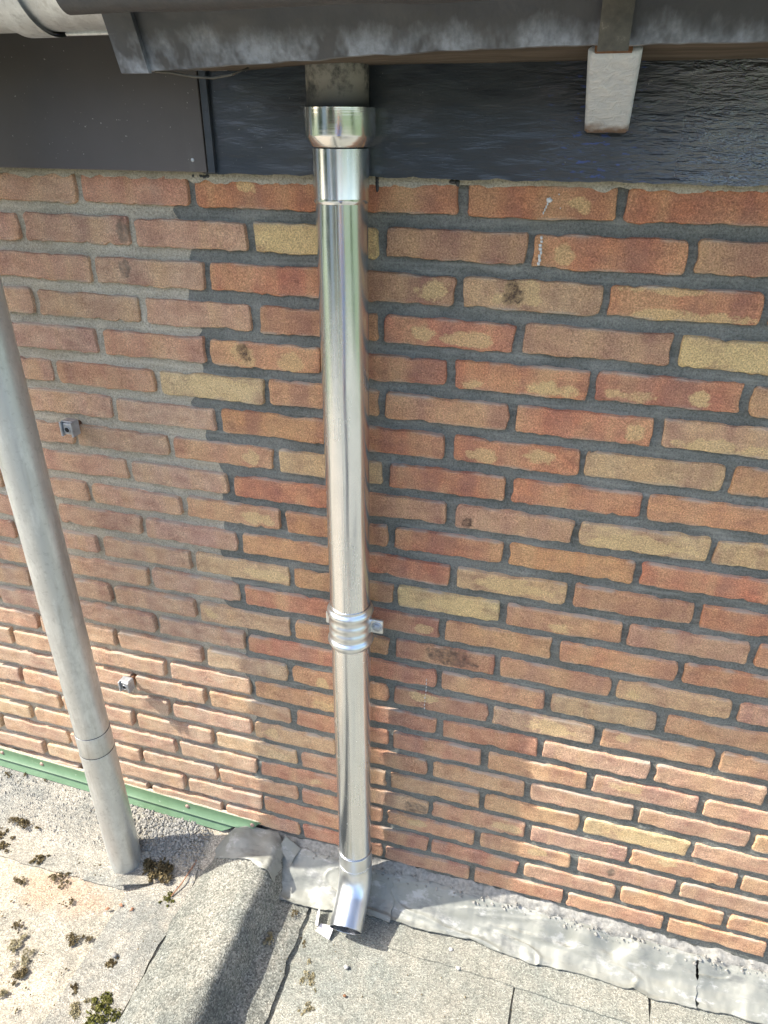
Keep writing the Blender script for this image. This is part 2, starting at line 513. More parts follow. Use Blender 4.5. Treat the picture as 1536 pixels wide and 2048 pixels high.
def make_lead():
    t = NT('lead_sheet')
    n = t.noise(11, 5, 0.65)
    c = t.mix(t.ramp(n, [(0.35, 0.0), (0.68, 1.0)]), (0.19, 0.194, 0.170), (0.265, 0.265, 0.228))
    w = t.ramp(t.noise(26, 5, 0.7, t.map((0.7, 1.4, 1), (7, 1, 0))), [(0.55, 0.0), (0.66, 0.75)])
    c = t.mix(w, c, (0.40, 0.395, 0.37))
    dk = t.ramp(t.noise(19, 5, 0.7, t.map((0.5, 1.2, 1), (1, 4, 0))), [(0.54, 0.0), (0.66, 0.7)])
    c = t.mix(dk, c, (0.125, 0.128, 0.12))
    scr = t.ramp(t.noise(60, 3, 0.6, t.map((0.25, 2.5, 1))), [(0.66, 0.0), (0.7, 0.4)])
    c = t.mix(scr, c, (0.11, 0.112, 0.11))
    bmp = t.bump(t.noise(22, 3, 0.5), 0.16, 0.006)
    bmp = t.bump(t.noise(400, 2), 0.15, 0.0008, bmp)
    return t.done(c, t.ramp(n, [(0.3, 0.40), (0.7, 0.58)]), 0.12, bmp)
M['lead'] = make_lead()

def make_felt(name, a, b, dust_pale=0.0, moss=0.0, stain=None, gr=430, con=1.15):
    t = NT(name)
    n = t.noise(7, 5, 0.65)
    c = t.mix(t.ramp(n, [(0.35, 0.0), (0.65, 1.0)]), a, b)
    big = t.noise(3.2, 5, 0.7, t.map(loc=(4, 8, 0)))
    if dust_pale:
        c = t.mix(t.math('MULTIPLY', t.ramp(big, [(0.40, 0.0), (0.60, 1.0)]), dust_pale), c, (0.47, 0.40, 0.30))
        d2 = t.ramp(t.noise(28, 5, 0.75), [(0.5, 0.0), (0.66, dust_pale)])
        c = t.mix(d2, c, (0.42, 0.36, 0.28))
    if stain:
        x, y, z = t.sep(t.pos)
        dx = t.math('DIVIDE', t.math('SUBTRACT', x, stain[0]), stain[2]); dy = t.math('DIVIDE', t.math('SUBTRACT', y, stain[1]), stain[3])
        d = t.math('ADD', t.math('MULTIPLY', dx, dx), t.math('MULTIPLY', dy, dy))
        d = t.math('ADD', d, t.math('MULTIPLY', t.math('SUBTRACT', t.noise(14, 5, 0.7), 0.5), 3.4))
        c = t.mix(t.ramp(d, [(0.0, 0.42), (1.0, 0.0)]), c, (0.44, 0.27, 0.16))
    g = t.voro(gr)
    gc = t.voro(gr, out='Color')
    gv = t.sep(gc)[0]
    c = t.mix(0.8, c, t.mix(1.0, c, t.ramp(gv, [(0.0, max(0.1, 1 - 0.5 * con)), (0.5, 0.95), (0.85, 1 + 0.22 * con), (1.0, 1 + 0.65 * con)]), 'MULTIPLY'))
    fine = t.noise(700, 2, 0.6)
    c = t.mix(t.ramp(fine, [(0.66, 0.0), (0.72, 0.4)]), c, (0.06, 0.06, 0.054))
    wet = t.ramp(t.noise(4.5, 6, 0.7, t.map(loc=(1, 3, 9))), [(0.52, 0.0), (0.60, 0.35)])
    c = t.mix(wet, c, t.mix(0.5, c, (0.10, 0.105, 0.095)))
    bmp = t.bump(t.noise(60, 4, 0.6), 0.35, 0.006)
    bmp = t.bump(g, 0.7, 0.0022, bmp)
    return t.done(c, 0.93, 0, bmp, 0.2)
M['felt_grey'] = make_felt('felt_grey', (0.175, 0.184, 0.160), (0.24, 0.247, 0.215), 0.2)
M['felt_field'] = make_felt('felt_field', (0.235, 0.22, 0.18), (0.31, 0.285, 0.23), 0.75, stain=(-1.13, -0.245, 0.16, 0.075), gr=420)
M['felt_strip'] = make_felt('felt_strip', (0.19, 0.19, 0.168), (0.25, 0.245, 0.215), 0.35, gr=420)
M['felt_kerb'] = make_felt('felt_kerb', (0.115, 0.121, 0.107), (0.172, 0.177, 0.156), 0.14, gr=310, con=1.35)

def make_green():
    t = NT('green_paint')
    n = t.noise(30, 4, 0.6)
    c = t.mix(t.ramp(n, [(0.3, 0.0), (0.7, 1.0)]), (0.095, 0.165, 0.090), (0.125, 0.205, 0.118))
    ch = t.ramp(t.noise(95, 4, 0.7, t.map((0.6, 1, 1.4))), [(0.665, 0.0), (0.69, 0.85)])
    c = t.mix(ch, c, (0.42, 0.45, 0.40))
    return t.done(c, 0.45, 0, t.bump(n, 0.12, 0.003), 0.4)
M['green'] = make_green()
M['screw'] = make_flat('screw_rusty', (0.42, 0.27, 0.22), 0.6, 0.2, 0.3, 200)
M['moss'] = None
def make_moss(name, a, b, cc):
    t = NT(name)
    n = t.noise(90, 3, 0.7)
    c = t.ramp(n, [(0.3, a), (0.52, b), (0.72, cc)])
    return t.done(c, 0.95, 0, t.bump(t.noise(400, 3), 0.6, 0.003), 0.1)
M['moss'] = make_moss('dry_moss', (0.06, 0.045, 0.024), (0.14, 0.108, 0.055), (0.27, 0.22, 0.12))
M['moss_green'] = make_moss('green_moss', (0.055, 0.055, 0.014), (0.12, 0.12, 0.03), (0.24, 0.21, 0.10))
M['moss_pale'] = make_moss('pale_moss', (0.12, 0.10, 0.05), (0.28, 0.24, 0.14), (0.42, 0.38, 0.26))
M['crumb'] = make_flat('mortar_crumb', (0.25, 0.24, 0.215), 0.95, 0, 0.4, 120, 0.5)
M['stone'] = make_flat('pebble', (0.42, 0.40, 0.37), 0.8, 0, 0.25, 90, 0.3)
M['leaf'] = make_flat('dry_leaf', (0.27, 0.13, 0.07), 0.8, 0, 0.3, 120, 0.3)
M['paper'] = make_flat('foil_scrap', (0.52, 0.50, 0.53), 0.55, 0.0, 0.1, 60, 0.3)
M['grass'] = make_flat('lawn', (0.075, 0.105, 0.045), 0.9, 0, 0.4, 3, 0.3)
M['tile'] = make_flat('roof_tile', (0.12, 0.07, 0.05), 0.8, 0, 0.3, 9, 0.3)

# ------------------------------------------------------------------ brick wall
Z0 = 1.695                       # height of the top of the first course above the flat roof
PITCH, BH = 0.06649, 0.0462
ROWS = [[-2200, -1977, -1754, -1531, -1308, -1085, -862, -646, -423, -200, 25, 248, 471, 694, 917, 1140],
        [-2114, -1891, -1668, -1445, -1222, -999, -773, -551, -324, -95, 131, 354, 577, 800, 1023, 1246],
        [-2203, -1980, -1757, -1534, -1311, -1088, -865, -638, -418, -198, 24, 244, 467, 690, 913, 1136],
        [-2119, -1896, -1673, -1450, -1227, -1004, -775, -553, -325, -99, 135, 358, 581, 804, 1027, 1250],
        [-2213, -1990, -1767, -1544, -1321, -1098, -875, -653, -431, -206, 21, 249, 472, 695, 918, 1141],
        [-2108, -1885, -1662, -1439, -1216, -993, -765, -544, -324, -100, 132, 355, 578, 801, 1024, 1247],
        [-2212, -1989, -1766, -1543, -1320, -1097, -874, -648, -425, -201, 27, 252, 475, 698, 921, 1144],
        [-2096, -1873, -1650, -1427, -1204, -981, -758, -534, -316, -90, 136, 359, 582, 805, 1028, 1251],
        [-2203, -1980, -1757, -1534, -1311, -1088, -865, -634, -412, -190, 33, 256, 479, 702, 925, 1148],
        [-2086, -1863, -1640, -1417, -1194, -971, -747, -526, -306, -85, 147, 370, 593, 816, 1039, 1262],
        [-2192, -1969, -1746, -1523, -1300, -1077, -854, -629, -405, -181, 39, 261, 484, 707, 930, 1153],
        [-2091, -1868, -1645, -1422, -1199, -976, -746, -516, -293, -78, 147, 366, 589, 812, 1035, 1258],
        [-2201, -1978, -1755, -1532, -1309, -1086, -863, -637, -417, -197, 28, 255, 478, 701, 924, 1147],
        [-2087, -1864, -1641, -1418, -1195, -972, -750, -522, -301, -80, 147, 366, 589, 812, 1035, 1258],
        [-2204, -1981, -1758, -1535, -1312, -1089, -866, -640, -418, -196, 29, 249, 472, 695, 918, 1141],
        [-2101, -1878, -1655, -1432, -1209, -986, -752, -537, -301, -83, 137, 363, 586, 809, 1032, 1255],
        [-2197, -1974, -1751, -1528, -1305, -1082, -859, -637, -413, -190, 29, 254, 472, 695, 918, 1141],
        [-2080, -1857, -1634, -1411, -1188, -965, -761, -536, -299, -86, 140, 363, 586, 809, 1032, 1255],
        [-2209, -1986, -1763, -1540, -1317, -1094, -871, -647, -426, -205, 18, 245, 473, 696, 919, 1142],
        [-2100, -1877, -1654, -1431, -1208, -985, -759, -528, -304, -80, 142, 369, 592, 815, 1038, 1261],
        [-2209, -1986, -1763, -1540, -1317, -1094, -871, -643, -421, -199, 28, 252, 478, 701, 924, 1147],
        [-2106, -1883, -1660, -1437, -1214, -991, -765, -538, -311, -85, 141, 367, 590, 813, 1036, 1259],
        [-2204, -1981, -1758, -1535, -1312, -1089, -866, -642, -420, -197, 28, 252, 482, 705, 928, 1151],
        [-2100, -1877, -1654, -1431, -1208, -985, -762, -539, -314, -88, 136, 364, 587, 810, 1033, 1256],
        [-2212, -1989, -1766, -1543, -1320, -1097, -874, -651, -428, -205, 18, 241, 464, 687, 910, 1133]]
TONE = {'R': (0.48, 0.186, 0.100), 'D': (0.37, 0.148, 0.090), 'O': (0.51, 0.255, 0.128), 'P': (0.48, 0.258, 0.168),
        'B': (0.42, 0.217, 0.135), 'T': (0.52, 0.330, 0.178), 'Y': (0.58, 0.425, 0.198)}
# one letter for each brick from slot -3 (left of the old pipe) rightwards
CODES = ['PRRRRRDD', 'PBPYBRBB', 'PPRBTRRR', 'PBPORPYO', 'PRORRROO', 'PRYOORTO', 'PPORRTOO', 'PPOTRROO',
         'PPRBBYTO', 'PPOORORP', 'PPORTORT', 'PPTOYOPO', 'PPRDOORR', 'PPTODOTP', 'PPRROTOO', 'PPTODTOO', 'PPORRPPO', 'PPORROPP',
         'PPTROPPO', 'PPTOOOYP', 'PPRTOPOO', 'PPOROOPP', 'PPRDRPOO', 'PPRRDROO']
PATCH = {  # (row, slot): [(fraction along, fraction up, half width, half height), ...]
    (0, 1): [(.76, .45, .10, .3)], (1, 2): [(.2, .45, .07, .35)], (1, 0): [(.4, .4, .5, .45)],
    (2, 0): [(.8, .5, .14, .4)], (2, 2): [(.5, .12, .45, .24), (.35, .92, .3, .16)], (2, 1): [(.38, .5, .2, .5)],
    (3, 1): [(.3, .45, .09, .36), (.66, .38, .2, .3)], (3, 3): [(.5, .4, .5, .4)],
    (4, 1): [(.14, .2, .09, .22), (.73, .3, .26, .3)], (4, 2): [(.24, .3, .2, .26), (.72, .34, .08, .32)],
    (4, -1): [(.32, .5, .12, .5), (.74, .4, .14, .4)], (5, 2): [(.88, .5, .07, .4)], (5, 3): [(.6, .2, .5, .3)],
    (6, 1): [(.25, .35, .14, .3), (.68, .55, .14, .3)], (7, -1): [(.8, .5, .1, .35)], (8, 2): [(.5, .4, .45, .4)],
    (9, -1): [(.78, .45, .2, .35)], (5, -1): [(.6, .5, .35, .5)], (11, 1): [(.6, .5, .3, .4)], (11, 2): [(.5, .3, .12, .3)],
    (11, -1): [(.75, .4, .25, .35)], (13, -1): [(.1, .5, .1, .3)], (15, 2): [(.6, .5, .3, .45)], (20, 1): [(.8, .5, .18, .4)],
    (12, 0): [(.85, .4, .1, .3)], (19, 3): [(.5, .45, .4, .4)], (10, 1): [(.5, .5, .4, .4)], (19, -1): [(.8, .4, .16, .4)],
}
DARK = {(2, 1): (.36, .5, .10, .5), (4, -1): (.32, .6, .07, .45), (8, 1): (.1, .3, .06, .3), (13, 1): (.58, .55, .28, .5),
        (20, 0): (.86, .35, .14, .4), (2, -2): (.28, .6, .06, .35), (1, -2): (.95, .5, .06, .5), (21, 3): (.35, .5, .05, .3)}

def brick_mesh(seed):
    rnd = random.Random(seed)
    L, H = 0.208, BH
    e = [0.0, 0.005, 0.013, 0.034]
    sx = e + list(np.linspace(0.07, 0.93, 21)) + [1 - k for k in e[::-1]]
    sz = [0, 0.022, 0.06, 0.13, 0.26, 0.42, 0.58, 0.74, 0.87, 0.94, 0.978, 1]
    sx = np.array(sx) * 2 - 1; sz = np.array(sz) * 2 - 1
    a, b = np.meshgrid(sx, sz, indexing='ij')
    X = a * L / 2; Z = b * H / 2
    # wandering arrises, with the odd chip
    top = 0.0017 * fbm(X * 24, 0 * X + 3, seed, 3) + 0.0011 * vn(X * 260, X * 0, seed + 5)
    bot = 0.0017 * fbm(X * 24, 0 * X + 9, seed + 40, 3) + 0.0013 * vn(X * 260, X * 0, seed + 6)
    for _ in range(rnd.choice([1, 1, 2, 3, 4])):
        cx = rnd.uniform(-L / 2, L / 2); w = rnd.uniform(0.003, 0.013); d = rnd.uniform(0.0012, 0.0046)
        g = d * np.exp(-((X - cx) / w) ** 2)
        if rnd.random() < 0.5: top = top - g
        else: bot = bot - g
    Z = Z + np.where(b > 0, top * np.clip(b, 0, 1) ** 2, -bot * np.clip(-b, 0, 1) ** 2)
    lr = 0.0022 * fbm(Z * 40, Z * 0 + 1, seed + 80, 3)
    ll = 0.0022 * fbm(Z * 40, Z * 0 + 1, seed + 90, 3)
    X = X + np.where(a > 0, lr * np.clip(a, 0, 1) ** 3, -ll * np.clip(-a, 0, 1) ** 3)
    # rounded corners
    r = rnd.uniform(0.004, 0.0075)
    cxd = np.clip(np.abs(a) * L / 2 - (L / 2 - r), 0, None); czd = np.clip(np.abs(b) * H / 2 - (H / 2 - r), 0, None)
    k = np.where((cxd > 0) & (czd > 0), np.maximum(cxd, czd) / np.maximum(np.hypot(cxd, czd), 1e-9), 1.0)
    X = X - np.sign(a) * cxd * (1 - k); Z = Z - np.sign(b) * czd * (1 - k)
    d = np.minimum(L / 2 * (1 - np.abs(a)), H / 2 * (1 - np.abs(b)))
    Y = 0.0022 * np.clip(1 - d / 0.0020, 0, 1) ** 2
    Y = Y + 0.0010 * fbm(X * 30, Z * 30, seed + 7, 3) + 0.0008 * vn(X * 190, Z * 190, seed + 9)
    Y = Y + rnd.uniform(-0.008, 0.008) * X
    P = np.stack([X, Y, Z], -1)
    n, m = P.shape[:2]
    V = P.reshape(-1, 3).tolist(); F = grid_faces(n, m)
    ring = [(i, 0) for i in range(n)] + [(n - 1, j) for j in range(1, m)] + [(i, m - 1) for i in range(n - 2, -1, -1)] + [(0, j) for j in range(m - 2, 0, -1)]
    idx = [i * m + j for i, j in ring]; base = len(V)
    for q in idx: V.append([V[q][0] * 1.002, 0.030, V[q][2]])
    Ln = len(idx)
    for t in range(Ln): F.append((idx[t], base + t, base + (t + 1) % Ln, idx[(t + 1) % Ln]))
    F = [f[::-1] for f in F]
    me = mesh('brick', V, F)
    me.materials.append(M['brick'])
    me.polygons.foreach_set('use_smooth', [True] * len(me.polygons))
    import bmesh
    bm = bmesh.new(); bm.from_mesh(me); bmesh.ops.recalc_face_normals(bm, faces=bm.faces[:]); bm.to_mesh(me); bm.free()
    me.polygons.foreach_set('use_smooth', [True] * len(me.polygons))
    me.set_sharp_from_angle(angle=math.radians(38))
    return me
BRICKS = [brick_mesh(100 + i * 13) for i in range(40)]
wall = empty('brick_wall', (0, 0, 0))
tag(wall, 'red and yellow brick house wall behind the two downpipes', 'wall')
far_V, far_F = [], []
for r in range(len(ROWS)):
    js = ROWS[r]
    c0 = -311 if r % 2 == 0 else -437
    zc = Z0 - r * PITCH - BH / 2
    for i in range(len(js) - 1):
        a, b = js[i] / 1000.0, js[i + 1] / 1000.0
        mid = (a + b) / 2
        slot = int(round((mid * 1000 - c0) / 223.0))
        rnd = random.Random(r * 1000 + i)
        jw = 0.0135 + rnd.uniform(-0.003, 0.004)
        ln = (b - a) - jw
        if r > 23: continue
        if mid < -1.66 or mid > 0.86:
            p = len(far_V)
            x0, x1, z0, z1 = a + jw / 2, b - jw / 2, zc - BH / 2, zc + BH / 2
            far_V += [(x0 - .0, 0.03, z0), (x1, 0.03, z0), (x1, 0.03, z1), (x0, 0.03, z1), (x0 + .003, 0, z0 + .003), (x1 - .003, 0, z0 + .003), (x1 - .003, 0, z1 - .003), (x0 + .003, 0, z1 - .003)]
            far_F += [(p + 4, p + 5, p + 6, p + 7), (p, p + 1, p + 5, p + 4), (p + 1, p + 2, p + 6, p + 5), (p + 2, p + 3, p + 7, p + 6), (p + 3, p, p + 4, p + 7)]
            continue
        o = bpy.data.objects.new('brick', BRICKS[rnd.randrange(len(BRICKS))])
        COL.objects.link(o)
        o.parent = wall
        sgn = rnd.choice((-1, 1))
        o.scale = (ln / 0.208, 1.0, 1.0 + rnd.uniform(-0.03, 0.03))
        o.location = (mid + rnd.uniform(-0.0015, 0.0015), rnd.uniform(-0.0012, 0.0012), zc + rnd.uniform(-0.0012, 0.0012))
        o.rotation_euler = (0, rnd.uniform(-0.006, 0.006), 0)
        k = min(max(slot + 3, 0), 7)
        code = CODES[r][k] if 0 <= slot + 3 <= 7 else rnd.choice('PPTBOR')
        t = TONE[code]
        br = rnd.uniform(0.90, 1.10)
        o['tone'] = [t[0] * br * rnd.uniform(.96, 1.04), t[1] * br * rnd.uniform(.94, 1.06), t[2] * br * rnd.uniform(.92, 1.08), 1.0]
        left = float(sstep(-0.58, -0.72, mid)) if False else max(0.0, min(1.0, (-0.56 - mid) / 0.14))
        o['dust_pale'] = 0.08 + 0.34 * left + 0.32 * max(0.0, min(1.0, (r - 10) / 8.0))  # last term pales lower courses, standing in for the sun on them
        ps = PATCH.get((r, slot), [])
        if not ps and rnd.random() < 0.10 and left < 0.5:
            ps = [(rnd.uniform(.15, .85), rnd.uniform(.2, .8), rnd.uniform(.06, .2), rnd.uniform(.2, .4))]
        full = 0.208
        for nm, q in zip(('pa', 'pb'), ps):
            o[nm] = [(q[0] - .5) * full, (q[1] - .5) * BH, rnd.uniform(0.5, 0.75)]
            o[nm + 's'] = [q[2] * full, q[3] * BH, 1.0]
        if (r, slot) in DARK:
            q = DARK[(r, slot)]
            o['dk'] = [(q[0] - .5) * full, (q[1] - .5) * BH, 0.95]
            o['dks'] = [q[2] * full, q[3] * BH, 1.0]
fo = link('brick_field', mesh('brick_field', far_V, far_F), M['brick'], wall, False)
fo['tone'] = [0.36, 0.19, 0.13, 1.0]; fo['dust_pale'] = 0.3
tag(fo, kind='stuff')

# mortar: new grey pointing right of a ragged stepped line, old beige lime pointing left of it
BND = [(0.10, -.70), (-.057, -.702), (-.119, -.683), (-.191, -.689), (-.257, -.693), (-.326, -.688), (-.386, -.712), (-.456, -.700), (-.526, -.666),
       (-.60, -.675), (-.655, -.687), (-.724, -.678), (-.795, -.674), (-.849, -.678), (-.916, -.638), (-1.048, -.645), (-1.208, -.653), (-1.327, -.65), (-1.475, -.657), (-1.8, -.657)]
bz = np.array([b[0] + Z0 for b in BND])[::-1]; bx = np.array([b[1] for b in BND])[::-1]
def mortar_grid(name, left, mat_):
    zs = np.linspace(-0.02, Z0 + 0.10, 330)
    xb = np.interp(zs, bz, bx) + 0.012 * fbm(zs * 30, zs * 0, 5, 3)
    nx = 300
    s = np.linspace(0, 1, nx) ** (1.0)
    if left: X = -2.25 + (xb[None, :] + 0.02 + 2.25) * s[:, None]
    else: X = xb[None, :] - 0.0 + (1.3 - xb[None, :]) * s[:, None]
    Zg = np.broadcast_to(zs[None, :], X.shape)
    rec = 0.0135 if left else 0.0076
    Y = rec + 0.0015 * fbm(X * 45, Zg * 60, 11, 3) + 0.0015 * fbm(X * 9, Zg * 14, 12, 2)
    if left: Y = Y - 0.0065 * sstep(0.7, 1.25, Zg)
    else: Y = np.maximum(Y - 0.0014 * (1 - sstep(0.5, 1.0, Zg)), 0.0036) + 0.006 * (1 - sstep(0.0, 0.012, X - xb[None, :]))      # feathered edge runs under the old bed
    return grid_obj(name, np.stack([X, Y, Zg], -1), mat_, wall, flip=False)
mortar_grid('old_mortar', True, M['old_mortar'])
mortar_grid('new_mortar', False, M['new_mortar'])
# ragged lime strip left under the fascia
xs = np.linspace(-2.0, 1.2, 700); ts = np.linspace(0, 1, 5)
bot = Z0 - 0.004 - 0.006 * np.abs(fbm(xs * 25, xs * 0, 31, 4)) - 0.004 * vn(xs * 6, xs * 0, 33)
Zg = bot[:, None] + (Z0 + 0.03 - bot[:, None]) * ts[None, :]
Yg = -0.003 + 0.002 * fbm(xs[:, None] * 60, Zg * 60, 35, 3)
grid_obj('lime_strip', np.stack([np.broadcast_to(xs[:, None], Zg.shape), Yg, Zg], -1), M['old_mortar'], wall, skirt=(0, 0.012, 0))
# crumbled mortar fillet along the foot of the wall above the lead
xs = np.linspace(-0.72, 1.2, 420); ts = np.linspace(0, 1, 9)
topz = 0.105 + 0.007 * fbm(xs * 18, xs * 0, 41, 4) - 0.012 * sstep(0.1, 0.7, xs)
prof_y = np.interp(ts, [0, .35, .75, 1], [0.006, -0.004, -0.013, -0.016]); prof_z = np.interp(ts, [0, .35, .75, 1], [0.0, -0.010, -0.024, -0.05])
Yg = prof_y[None, :] + 0.003 * fbm(xs[:, None] * 55, ts[None, :] * 5, 43, 4)
Zg = topz[:, None] + prof_z[None, :] + 0.002 * fbm(xs[:, None] * 70, ts[None, :] * 7, 44, 3)
grid_obj('mortar_fillet', np.stack([np.broadcast_to(xs[:, None], Zg.shape), Yg, Zg], -1), M['crumb'], wall)

# old splashes of white paint and a run of black paint on the bricks
M['splash'] = make_flat('white_paint_splash', (0.62, 0.61, 0.58), 0.7, 0, 0.1, 60, 0.2)
M['tar'] = make_flat('black_paint_run', (0.035, 0.037, 0.038), 0.5, 0, 0.2, 60, 0.3)
def splat(name, pts, m, seed):
    """pts: (x, z, rx, rz) drops forming one mark, domed a millimetre proud"""
    V = []; F = []
    for (x, z, rx, rz) in pts:
        b = len(V); n = 14
        for j in range(n):
            a_ = 6.283 * j / n; q = 1 + 0.35 * float(vn(j * 1.7, seed + x * 300, 3))
            V.append((x + rx * q * math.cos(a_), -0.0022, z + rz * q * math.sin(a_)))
        for j in range(n):
            a_ = 6.283 * j / n
            V.append((x + .6 * rx * math.cos(a_), -0.0046, z + .6 * rz * math.sin(a_)))
        for j in range(n):
            F.append((b + j, b + (j + 1) % n, b + n + (j + 1) % n, b + n + j))
        F.append(tuple(b + n + j for j in range(n)))
    return link(name, mesh(name, V, F), m, wall)
rs = random.Random(3)
splat('paint_splash', [(-0.0748, Z0 - 0.020, .0042, .0036)] + [(-0.0765 - .0016 * k, Z0 - 0.025 - .004 * k, .0011, .0024) for k in range(4)] + [(-0.062, Z0 - 0.012, .001, .001), (-0.058, Z0 - 0.03, .0008, .001)], M['splash'], 1)
splat('paint_splash', [(-0.0795 + rs.uniform(-.0012, .0012), Z0 - 0.071 - .0052 * k, rs.uniform(.001, .0026), rs.uniform(.002, .0036)) for k in range(8)], M['splash'], 2)
splat('paint_splash', [(-0.222 - .0003 * k + rs.uniform(-.001, .001), Z0 - 0.955 - .010 * k, rs.uniform(.0006, .0011), rs.uniform(.0016, .004)) for k in range(9)], M['splash'], 3)
splat('paint_run', [(-0.3315, Z0 + 0.006 - .0045 * k, .0052 - .0006 * k, .0038) for k in range(5)], M['tar'], 4)
splat('paint_run', [(-0.638 + .006 * k, Z0 + 0.000 - .001 * (k % 2), .006, .0032) for k in range(5)], M['tar'], 5)
splat('paint_run', [(-0.217, Z0 + 0.001, .006, .004), (-0.209, Z0 + 0.0, .004, .005)], M['tar'], 6)

# ------------------------------------------------------------------ fascia, gutters and eaves
fas = empty('fascia', (0.3, -0.01, Z0 + 0.006))
tag(fas, 'dark painted fascia board above the bricks with a smooth brown panel at left', 'fascia')
xs = np.linspace(-0.64, 1.6, 420); zs = np.linspace(Z0 + 0.006, Z0 + 0.30, 60)
Xg, Zg = np.meshgrid(xs, zs, indexing='ij')
Zg = Zg + np.where(np.arange(60)[None, :] == 0, 0.0016 * fbm(Xg * 40, 0 * Xg, 51, 3), 0)
Yg = -0.022 + 0.0009 * fbm(Xg * 18, Zg * 60, 52, 3) + 0.0016 * fbm(Xg * 3, Zg * 6, 53, 2)
grid_obj('timber_board', np.stack([Xg, Yg, Zg], -1), M['dark_paint'], fas, skirt=(0, 0.03, 0))
pan = fas
bp = box('brown_panel', (-2.3, -0.031, Z0 + 0.007), (-0.600, -0.0245, Z0 + 0.30), M['panel'], pan, 0.0012)
bp['label'] = 'smooth brown panel under the zinc gutter'
lathe_screw = []
def dome(name, c, r, m, parent, axis='-Y', h=None, seg=14):
    V = []; F = []; h = h or r * 0.45
    rings = [(1.0, 0.0), (1.0, 0.35), (0.8, 0.8), (0.4, 1.0)]
    for q, t in rings:
        for k in range(seg):
            a = 2 * math.pi * k / seg
            u, v = q * r * math.cos(a), q * r * math.sin(a)
            V.append((c[0] + u, c[1] - t * h, c[2] + v) if axis == '-Y' else (c[0] + u, c[1] + v, c[2] + t * h))
    for i in range(3):
        for k in range(seg):
            F.append((i * seg + k, i * seg + (k + 1) % seg, (i + 1) * seg + (k + 1) % seg, (i + 1) * seg + k))
    F.append(tuple(3 * seg + k for k in range(seg)))
    o = link(name, mesh(name, V, F), m, parent)
    import bmesh
    bm = bmesh.new(); bm.from_mesh(o.data); bmesh.ops.recalc_face_normals(bm, faces=bm.faces[:]); bm.to_mesh(o.data); bm.free()
    o.data.polygons.foreach_set('use_smooth', [True] * len(o.data.polygons))
    return o
dome('screw', (-0.622, -0.031, Z0 + 0.024), 0.0028, M['stub_galv'], pan)
# timber end seen in the gap beside the panel
box('packing_strip', (-0.598, -0.030, Z0 + 0.006), (-0.586, -0.022, Z0 + 0.28), M['dark_paint'], fas, 0.001)

boxg = empty('box_gutter', (0.2, -0.14, Z0 + 0.14))
tag(boxg, 'dark wooden box gutter with peeling front board above the downpipe', 'gutter')
xs = np.linspace(-0.545, 1.6, 260)
zb = np.interp(xs, [-0.57, -0.47, -0.344, -0.25, -0.145, 0.13, 1.6], [0.127, 0.131, 0.136, 0.141, 0.1435, 0.1455, 0.150]) + Z0
zb = zb + 0.0012 * fbm(xs * 30, xs * 0, 61, 3)
ts = np.linspace(0, 1, 30)
Yg = -0.255 - 0.055 * ts[None, :] + 0 * xs[:, None] + 0.0022 * fbm(xs[:, None] * 7, ts[None, :] * 3, 62, 3)
Zg = zb[:, None] + ts[None, :] * 0.14
grid_obj('front_board', np.stack([np.broadcast_to(xs[:, None], Zg.shape), Yg, Zg], -1), M['board'], boxg, skirt=(0, 0.012, 0.0))
ts = np.linspace(0, 1, 24)
Yg = -0.243 + ts[None, :] * 0.225 + 0 * xs[:, None]
zback = np.interp(xs, [-0.6, -0.43, 1.6], [0.136, 0.1435, 0.1445]) + Z0
Zg = zb[:, None] * (1 - ts[None, :]) + zback[:, None] * ts[None, :] + 0.003 + 0.0012 * fbm(xs[:, None] * 12, ts[None, :] * 12, 63, 3)
grid_obj('bottom_board', np.stack([np.broadcast_to(xs[:, None], Zg.shape), Yg, Zg], -1), M['wood'], boxg, skirt=(0, 0, 0.02), flip=True)
# folded metal strip closing the left end
nq = 14
tt = np.linspace(0, 1, nq)
strip = np.zeros((4, nq, 3))
for i, x in enumerate((-0.5735, -0.560, -0.548, -0.5365)):
    strip[i, :, 0] = x + 0.002 * tt
    strip[i, :, 1] = -0.262 - 0.055 * tt
    strip[i, :, 2] = Z0 + 0.1255 + tt * 0.13
grid_obj('end_strip', strip, M['board'], boxg, skirt=(0.0, 0.007, 0))
prism('end_board', [(-0.258, Z0 + 0.131), (-0.03, Z0 + 0.141), (-0.03, Z0 + 0.26), (-0.308, Z0 + 0.26)], -0.567, -0.549, M['board'], boxg)
tube_path('rolled_rim', [(-0.585 + k * 0.08 + (0 if k else 0.0), -0.326 + 0.0016 * math.sin(k * 1.7), Z0 + 0.200 + 0.0012 * math.sin(k * 2.1)) for k in range(29)], 0.024, M['board'], boxg, 28, True)
# loose drooping strip of sealing strip under the corner
tube_path('loose_strip', [(-0.535, -0.25, Z0 + 0.128), (-0.515, -0.247, Z0 + 0.1265), (-0.49, -0.243, Z0 + 0.1225), (-0.465, -0.24, Z0 + 0.121), (-0.44, -0.238, Z0 + 0.1245), (-0.42, -0.236, Z0 + 0.131)], 0.0014, M['strap'], boxg, 8, True)

gb = empty('gutter_bracket', (-0.01, -0.03, Z0 + 0.07))
tag(gb, 'white painted metal bracket with rusty foot under the box gutter', 'bracket')
